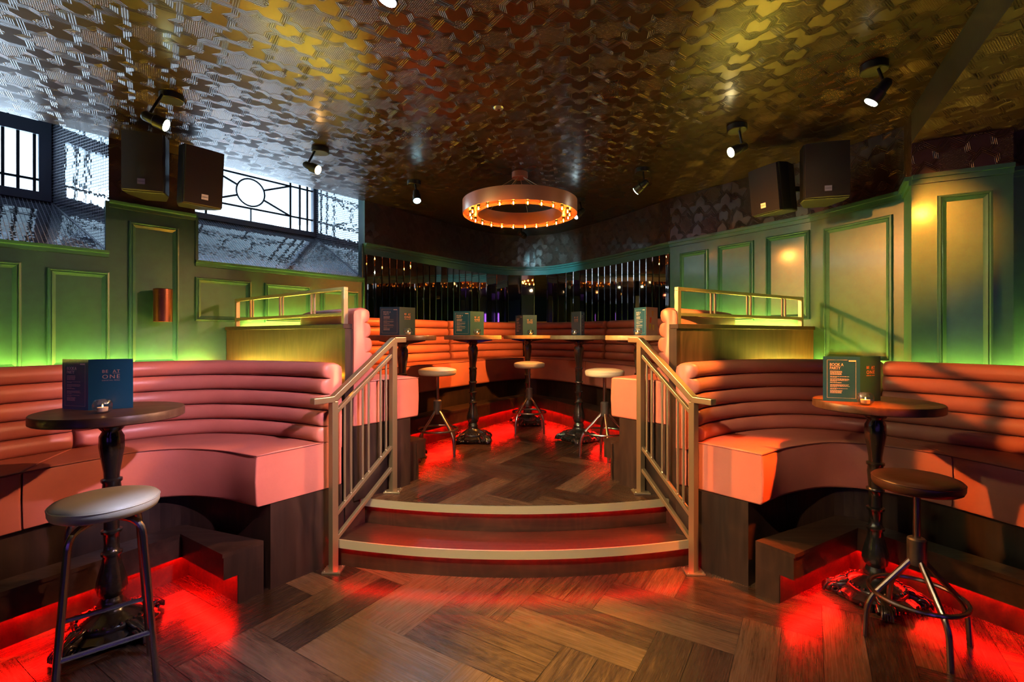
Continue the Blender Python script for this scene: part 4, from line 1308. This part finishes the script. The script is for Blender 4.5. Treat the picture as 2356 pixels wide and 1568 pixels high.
# ------------------------------------------------------------------ menus and candles
def text_mesh(txt, size, m, name='lettering', spacing=1.0):
    cu = bpy.data.curves.new('t', 'FONT'); cu.body = txt; cu.size = size; cu.extrude = 0.0003; cu.align_x = 'LEFT'; cu.space_character = spacing
    cu.resolution_u = 3
    o = bpy.data.objects.new('t', cu); C.objects.link(o)
    me = bpy.data.meshes.new_from_object(o.evaluated_get(bpy.context.evaluated_depsgraph_get()))
    bpy.data.objects.remove(o); bpy.data.curves.remove(cu)
    me.materials.clear(); me.materials.append(m)
    return me

MW, MH = 0.165, 0.236
def build_texts():
    """lettering meshes in a frame where x runs along the panel, y up"""
    front = MB(); 
    def merge(parts):
        vs, fs = [], []
        for me, dx, dy, sx in parts:
            o = len(vs); vs += [(v.co.x*sx + dx, v.co.y + dy, v.co.z) for v in me.vertices]; fs += [tuple(o + i for i in p.vertices) for p in me.polygons]
        return vs, fs
    a = text_mesh('BE', 0.020, M['foil'], spacing=1.15); b = text_mesh('AT', 0.020, M['foil'], spacing=1.15)
    c = text_mesh('ONE', 0.026, M['foil'], spacing=1.25); d = text_mesh('COCKTAIL MENU', 0.0068, M['foil'], spacing=1.25)
    def width(me): return max(v.co.x for v in me.vertices)
    W_ = 0.066; x0 = (MW - W_)/2
    parts = [(a, x0, 0.172, 1), (b, x0 + W_ - width(b), 0.172, 1), (c, x0, 0.145, W_/width(c)), (d, x0, 0.134, W_/width(d))]
    vs, fs = merge(parts)
    o = len(vs); xx = x0 + W_ - width(b)
    vs += [(xx, 0.1685, 0.0003), (x0 + W_, 0.1685, 0.0003), (x0 + W_, 0.1698, 0.0003), (xx, 0.1698, 0.0003)]; fs.append((o, o+1, o+2, o+3))
    cover = (vs, fs)
    e = text_mesh('BOOK A', 0.0215, M['white'], spacing=0.95); f = text_mesh('PARTY', 0.0215, M['white'], spacing=0.95)
    vs, fs = merge([(e, 0.030, 0.186, 0.78), (f, 0.030, 0.168, 0.78)])
    def rect(x0, y0, x1, y1):
        o = len(vs); vs.extend([(x0, y0, 0.0004), (x1, y0, 0.0004), (x1, y1, 0.0004), (x0, y1, 0.0004)]); fs.append((o, o+1, o+2, o+3))
    for (x0, y0, x1, y1) in ((0.018, 0.018, 0.019, 0.218), (0.146, 0.018, 0.147, 0.210), (0.018, 0.018, 0.147, 0.0188), (0.018, 0.2172, 0.11, 0.218), (0.115, 0.210, 0.147, 0.217)): rect(x0, y0, x1, y1)
    rr = random.Random(3); y = 0.157
    for blk, (cnt, bold) in enumerate(((4, 1), (2, 0), (4, 0), (1, 1), (4, 0), (2, 0), (3, 1))):
        for i in range(cnt):
            hgt = 0.0026 if bold else 0.0014
            x = 0.032; end = 0.032 + rr.uniform(0.05, 0.062) if bold else 0.032 + (rr.uniform(0.078, 0.088) if i < cnt-1 else 0.03)
            while x < end:
                w_ = rr.uniform(0.004, 0.011); rect(x, y, min(x + w_, end), y + hgt); x += w_ + 0.0016
            y -= (0.0058 if bold else 0.0042)
        y -= 0.0038
    return cover, (vs, fs)
cover_t, side_t = build_texts()
def text_obj(data, m, parent, flip):
    me = bpy.data.meshes.new('lettering'); me.from_pydata(data[0], [], data[1]); me.materials.append(m)
    o = bpy.data.objects.new('lettering', me); C.objects.link(o); o.parent = parent
    return o

def make_menu(aL, aR, pages='normal'):
    """folded card; spine at origin; panels leave the spine at plan angles aL and aR (degrees)"""
    rt = thing('menu', 'x', 'menu', (0, 0, 0), 0, None)
    for nm, ang, mk in (('side_panel', aL, 'blue'), ('front_cover', aR, 'bluedark' if pages != 'open' else 'bluedark')):
        a = radians(ang)
        d = Vector((cos(a), sin(a))); nn = Vector((d.y, -d.x))
        if nn.y > 0: nn = -nn          # outer face looks to the camera side
        m = MB(); th = 0.0022
        m.prism([(0, 0), tuple(d*MW), tuple(d*MW - nn*th), tuple(-nn*th)], 0.0005, MH)
        po = build(nm, m, M[mk], rt)
        m = MB(); m.prism([tuple(d*0.002 - nn*0.0026), tuple(d*(MW-0.004) - nn*0.0030), tuple(d*(MW-0.004) - nn*0.0050), tuple(d*0.002 - nn*0.0046)], 0.002, MH - 0.002)
        build('pages', m, M['page'] if pages == 'normal' else M['photo'], po)
        data = side_t if nm == 'side_panel' else cover_t
        t = text_obj(data, M['white'] if nm == 'side_panel' else M['foil'], po, False)
        # text x axis must run left to right for the viewer
        if d.x >= 0: X = Vector((d.x, d.y, 0)); start = Vector((0, 0, 0))
        else: X = Vector((-d.x, -d.y, 0)); start = Vector((d.x*MW, d.y*MW, 0))
        Z = Vector((nn.x, nn.y, 0)); Y = Vector((0, 0, 1))
        mt = Matrix((( X.x, Y.x, Z.x, start.x + nn.x*0.0006), (X.y, Y.y, Z.y, start.y + nn.y*0.0006), (X.z, Y.z, Z.z, 0.0), (0, 0, 0, 1)))
        t.matrix_local = mt
    return rt

def put_menu(spine, z, aL, aR, label, pages='normal'):
    m = make_menu(aL, aR, pages); m.location = (spine[0], spine[1], z); m['label'] = label
    m['group'] = 'cocktail menus on the tables'
    return m
def uxy(u, Y): return ((u - 1178)/F*Y, Y)
TZ = 1.0505
put_menu((-1.960, 2.235), TZ, 165, 30, 'open blue cocktail menu standing on the lower left table, copper lettering on its cover')
put_menu(uxy(1979, 2.51), TZ, 158, 22, 'open blue cocktail menu standing on the lower right table')
put_menu(uxy(919, 4.02), H2 + TZ, 178, 50, 'open menu on the leftmost raised table, partly above the left handrail')
put_menu(uxy(1082, 4.75), H2 + TZ, 182, 40, 'bright blue open menu on the second raised table from the left')
put_menu(uxy(1203, 5.66), H2 + TZ, 122, 8, 'open menu on the farthest centre table')
put_menu(uxy(1337, 4.76), H2 + TZ, 70, 118, 'nearly closed menu standing upright on the second raised table from the right')
# right-most: cover turned away and a photo page beside it
mm = put_menu(uxy(1487, 4.02), H2 + TZ, 112, 40, 'partly open menu with a photo page, on the rightmost raised table', 'open')
for ch in list(mm.children):
    if ch.name.startswith('front_cover'):
        ch.data.materials[0] = M['photo']; ch.name = 'photo_page'
        for g in list(ch.children):
            if g.name.startswith('lettering'): bpy.data.objects.remove(g)
        # drinks pictured on the page
        a = radians(40); d = Vector((cos(a), sin(a))); nn = Vector((d.y, -d.x))
        for s_, z_, rr_, col in ((0.06, 0.13, 0.014, (0.7, 0.08, 0.05)), (0.05, 0.075, 0.016, (0.5, 0.45, 0.05)), (0.10, 0.07, 0.015, (0.7, 0.5, 0.12)), (0.09, 0.185, 0.014, (0.6, 0.25, 0.08))):
            m = MB(); c = d*s_ + nn*0.0012
            P = [(c.x + d.x*x, c.y + d.y*x, z_ + z2) for x, z2 in ((-rr_*0.6, -0.025), (rr_*0.6, -0.025), (rr_, 0.02), (-rr_, 0.02))]
            m.add(P, [(0, 1, 2, 3)]); build('printed_drink', m, simple('printed_drink', col, 0.4), ch)

def make_candle():
    rt = thing('candle_holder', 'x', 'candle holder', (0, 0, 0), 0, 'glass tealight holders on the tables')
    outer = [(0.012, 0.001), (0.022, 0.002), (0.032, 0.012), (0.0375, 0.027), (0.037, 0.040), (0.032, 0.054), (0.028, 0.060)]
    inner = [(0.0265, 0.060), (0.0300, 0.053), (0.0347, 0.040), (0.0352, 0.027), (0.030, 0.014), (0.021, 0.006), (0.010, 0.005)]
    m = MB(); m.lathe(outer + inner, 28)
    build('glass_bowl', m, M['glass'], rt, smooth=True, angle=70)
    m = MB(); m.lathe([(0.017, 0.0075), (0.0185, 0.008), (0.020, 0.026), (0.019, 0.026), (0.018, 0.0235)], 20); tl = build('tealight', m, M['wax'], rt, smooth=True)
    m = MB(); m.sphere((0, 0, 0.031), 1.0, 8, 6, (0.0022, 0.0022, 0.006)); build('flame', m, M['flame'], tl, smooth=True)
    return rt
cn = make_candle()
cands = [((236, 2.165), TZ, 'glass tealight holder on the lower left table'),
         ((1991, 2.42), TZ, 'glass tealight holder on the lower right table'),
         ((939, 3.95), H2 + TZ, 'glass tealight holder on the leftmost raised table'),
         ((1098, 4.67), H2 + TZ, 'glass tealight holder on the second raised table from the left'),
         ((1221, 5.56), H2 + TZ, 'glass tealight holder on the farthest centre table'),
         ((1322, 4.68), H2 + TZ, 'glass tealight holder on the second raised table from the right'),
         ((1467, 3.98), H2 + TZ, 'glass tealight holder on the rightmost raised table')]
for i, ((u, Y), z, lb) in enumerate(cands):
    o = cn if i == 0 else dup(cn)
    x, y = uxy(u, Y); o.location = (x, y, z); o['label'] = lb

# ------------------------------------------------------------------ chandelier
def chandelier():
    cx, cy_ = 0.07, 4.35
    rt = thing('ring_chandelier', 'copper ring chandelier with a circle of glowing amber bulbs under the ceiling', 'chandelier', (cx, cy_, ZC))
    z0, z1 = 2.476 - ZC, 2.594 - ZC
    m = MB(); nseg = 96
    prof = [(0.513, z0), (0.513, z1), (0.507, z1), (0.507, z0 + 0.030), (0.383, z0 + 0.030), (0.383, z1), (0.377, z1), (0.377, z0), (0.383, z0), (0.383, z0 + 0.024), (0.507, z0 + 0.024), (0.507, z0)]
    o = 0; k = len(prof)
    for i in range(nseg):
        a = 2*pi*i/nseg
        for r, z in prof: m.v.append((r*cos(a), r*sin(a), z))
    for i in range(nseg):
        j = (i+1) % nseg
        for q in range(k):
            q2 = (q+1) % k; m.f.append((i*k+q, i*k+q2, j*k+q2, j*k+q)); m.mi.append(0)
    build('ring', m, M['ring'], rt, smooth=True)
    m = MB(); m.lathe([(0.068, -0.052), (0.072, -0.048), (0.072, -0.001), (0.068, 0.0)], 32); build('canopy', m, M['ring'], rt, smooth=True)
    for i in range(6):
        a = 2*pi*i/6 + 0.3
        m = MB(); m.tube([(0.04*cos(a), 0.04*sin(a), -0.05), (0.38*cos(a), 0.38*sin(a), z1 - 0.005)], 0.0028, 6); build('hanging_rod', m, M['brass'], rt, smooth=True)
    me = None
    for i in range(24):
        a = 2*pi*i/24 + 0.13; c = (0.445*cos(a), 0.445*sin(a), z0 - 0.010)
        if i == 0:
            m = MB(); m.lathe([(0.010, 0.026), (0.013, 0.018), (0.020, 0.010), (0.0235, 0.0), (0.022, -0.010), (0.014, -0.019), (0.004, -0.0225)], 14); b_ = build('bulb', m, M['amberglass'], rt, smooth=True)
            m = MB(); m.lathe([(0.0035, -0.010), (0.0045, -0.008), (0.0045, 0.008), (0.0035, 0.010)], 6); f_ = build('filament', m, M['filament'], b_)
            m = MB(); m.lathe([(0.012, 0.020), (0.013, 0.020), (0.013, 0.034), (0.012, 0.034)], 12); s_ = build('socket', m, M['black'], b_)
            bb, ff, ss = b_.data, f_.data, s_.data
        else:
            b_ = bpy.data.objects.new('bulb', bb); C.objects.link(b_); b_.parent = rt
            for nm, dd in (('filament', ff), ('socket', ss)):
                q = bpy.data.objects.new(nm, dd); C.objects.link(q); q.parent = b_
        b_.location = c
    return rt
chandelier()

# ------------------------------------------------------------------ spotlights
def spotlight(canopy, lens, aim, col, watt, cone, label, ZC=ZC):
    cx, cy_ = canopy
    rt = thing('ceiling_spotlight', label, 'spotlight', (cx, cy_, ZC), 0, 'ceiling spotlights')
    o = Vector((cx, cy_, ZC))
    m = MB(); m.lathe([(0.060, -0.040), (0.065, -0.036), (0.065, -0.002), (0.062, 0.0)], 28); build('canopy', m, M['black'], rt, smooth=True)
    L = Vector(lens) - o; d = (Vector(aim) - Vector(lens)).normalized()
    back = L - d * 0.11
    piv = L - d * 0.075
    jt = Vector((piv.x, piv.y, 0)) * 0.9
    m = MB(); m.tube([(jt.x*0.5, jt.y*0.5, -0.036), (piv.x, piv.y, piv.z + 0.02)], 0.008, 8); m.sphere((piv.x, piv.y, piv.z + 0.012), 0.016, 10, 6); build('stem', m, M['black'], rt, smooth=True)
    m = MB(); pts = [back, back + d*0.012, back + d*0.06, back + d*0.065, back + d*0.125]
    m.tube([tuple(p) for p in pts], [0.020, 0.028, 0.030, 0.036, 0.037], 20)
    hd = build('head', m, M['black'], rt, smooth=True)
    m = MB(); m.tube([tuple(L + d*0.0155), tuple(L + d*0.0185)], 0.033, 20); build('lens', m, lens_mat(next((c for k, c in LENSCOL if k in label), col)), hd, smooth=True)
    l = bpy.data.lights.new('lamp', 'SPOT'); l.energy = watt * SCALE_SPOT; l.color = col; l.spot_size = radians(cone); l.spot_blend = 0.85; l.shadow_soft_size = 0.04
    q = bpy.data.objects.new('lamp', l); C.objects.link(q); q.parent = rt
    q.location = L + d*0.03; q.rotation_euler = d.to_track_quat('-Z', 'Y').to_euler()
    return rt
for a in SPOTS: spotlight(*a)
for i, a in enumerate(SPOTS_OFF): spotlight(*a, ['black ceiling spotlight under the dropped soffit beyond the right edge', 'black ceiling spotlight beside the dropped soffit edge', 'black ceiling spotlight over the right of the entrance floor', 'added unseen spotlight giving the steps front light, over the left of the entrance floor', 'black ceiling spotlight over the middle of the entrance floor', 'black ceiling spotlight just above the top edge of the view'][i], ZC=zs if i == 0 else ZC)

# ------------------------------------------------------------------ speakers
def speaker(loc, face, w_, h, dp, label, tilt=0, roll=0, mir=1):
    """cabinet with splayed sides and a curved grille; face = direction the grille looks to (plan)"""
    rt = thing('loudspeaker', label, 'loudspeaker', loc)
    f = Vector(face).normalized()
    rt.rotation_mode = 'XYZ'
    rt.rotation_euler = (tilt, roll, atan2(f.y, f.x) + pi/2)
    m = MB()
    pl = [(-w_/2, -dp/2), (w_/2, -dp/2), (w_/2*0.98, -dp*0.1), (w_*0.27, dp/2), (-w_*0.27, dp/2), (-w_/2*0.98, -dp*0.1)]
    m.prism(pl, -h/2, h/2); build('cabinet', m, M['black'], rt, bevel=0.008)
    m = MB(); pts = []
    for i in range(9):
        x = -w_/2 + 0.008 + (w_ - 0.016) * i/8; pts.append((x, -dp/2 - 0.018 - 0.018*cos(pi*(i-4)/10)))
    pl = pts + [(w_/2 - 0.008, -dp/2 - 0.001), (-w_/2 + 0.008, -dp/2 - 0.001)]
    m.prism(pl, -h/2 + 0.008, h/2 - 0.008); gr = build('grille', m, M['grille'], rt, smooth=True, angle=30)
    m = MB(); m.box(-0.022, -dp/2 - 0.040, -h/2 + 0.045, 0.022, -dp/2 - 0.0365, -h/2 + 0.082); bd = build('badge', m, M['badge'], gr)
    me = text_mesh('TANNOY', 0.0095, M['black']); t = bpy.data.objects.new('lettering', me); C.objects.link(t); t.parent = bd
    wd = max(v.co.x for v in me.vertices); t.matrix_local = Matrix(((1, 0, 0, -wd/2), (0, 0, 1, -dp/2 - 0.0405), (0, 1, 0, -h/2 + 0.060), (0, 0, 0, 1))) @ Matrix.Diagonal((1, 1, -1, 1))
    m = MB(); m.box(-0.03, dp/2 - 0.01, -0.02, 0.03, dp/2 + 0.10, 0.02); build('bracket', m, M['black'], rt)
    return rt
speaker((*uxy(345, 3.42), zat(386, 3.42)), (0.35, -1), 0.25, 0.41, 0.24, 'black loudspeaker high on the left wall, the left one of the pair')
speaker((*uxy(452, 3.55), zat(412, 3.55)), (0.95, -0.72), 0.26, 0.41, 0.25, 'black loudspeaker high on the left wall beside the round-patterned window', tilt=0.10)
speaker((*uxy(1787, 3.75), zat(437, 3.75)), (-1.0, -0.42), 0.26, 0.36, 0.24, 'tilted black loudspeaker high on the right wall, facing the steps', tilt=0.12)
speaker((*uxy(1888, 3.55), zat(405, 3.55)), (-0.30, -1), 0.29, 0.40, 0.26, 'black loudspeaker high on the right wall with a square badge, facing the entrance')

# ------------------------------------------------------------------ copper wall lamp, ceiling ring
p = LP(lt(366)); c = p + IN * 0.095
zt, zb = zat(664, c.y), zat(740, c.y)
rt = thing('wall_lamp', 'copper cylinder wall lamp on the green pier between the windows', 'wall lamp', (c.x, c.y, zb))
m = MB(); m.lathe([(0.040, 0.004), (0.058, 0.0), (0.062, 0.002), (0.062, (zt-zb) - 0.045), (0.0635, (zt-zb) - 0.044), (0.0635, (zt-zb) - 0.004), (0.058, (zt-zb)), (0.03, (zt-zb) - 0.002)], 32)
build('shade', m, M['copper'], rt, smooth=True)
m = MB(); a = Vector((0, 0)) - IN*0.055; b = -IN*0.092
m.bar((a.x, a.y, (zt-zb)*0.6), (b.x, b.y, (zt-zb)*0.6), 0.05, 0.09); build('bracket', m, M['copper'], rt)
rt = thing('ceiling_sensor', 'tiny round flush sensor in the dark ceiling in front of the chandelier', 'sensor', (-0.087, 3.11, ZC))
m = MB(); m.lathe([(0.012, -0.012), (0.020, -0.012), (0.030, -0.006), (0.034, 0.0)], 24); build('ring', m, M['badge'], rt, smooth=True)
m = MB(); m.lathe([(0.004, -0.020), (0.010, -0.018), (0.011, -0.0125)], 16); build('head', m, M['copper'], rt, smooth=True)

# wall sockets on the plinths
def socket(p, nrm, z, label):
    p = Vector(p); n_ = Vector(nrm).normalized(); t = Vector((-n_.y, n_.x))
    rt = thing('wall_socket', label, 'socket', (p.x, p.y, z))
    m = MB(); m.prism([tuple(-t*0.045), tuple(t*0.045), tuple(t*0.045 + n_*0.008), tuple(-t*0.045 + n_*0.008)], -0.045, 0.045); build('plate', m, M['black'], rt, bevel=0.003)
pf = br[1][9] + (br[2][9] - br[1][9]).normalized()*0.075; tt = (br[1][10] - br[1][8]).normalized(); 
socket(pf, (tt.y, -tt.x), 0.385, 'black socket plate on the dark plinth of the lower right banquette')

# ------------------------------------------------------------------ purple tubes behind the camera, seen in the mirrors
for i, (x, h) in enumerate(((-2.6, 1.0), (-2.2, 1.1), (0.9, 1.1), (1.2, 1.1), (3.1, 1.2))):
    m = MB(); m.tube([(x, -3.10, 1.1), (x, -3.10, 1.1 + h)], 0.022, 8)
    tag(build('neon_tube', m, M['neon']), 'glowing purple light tube on the far wall, reflected in the mirror strips', 'light tube', 'purple tubes reflected in the mirrors')
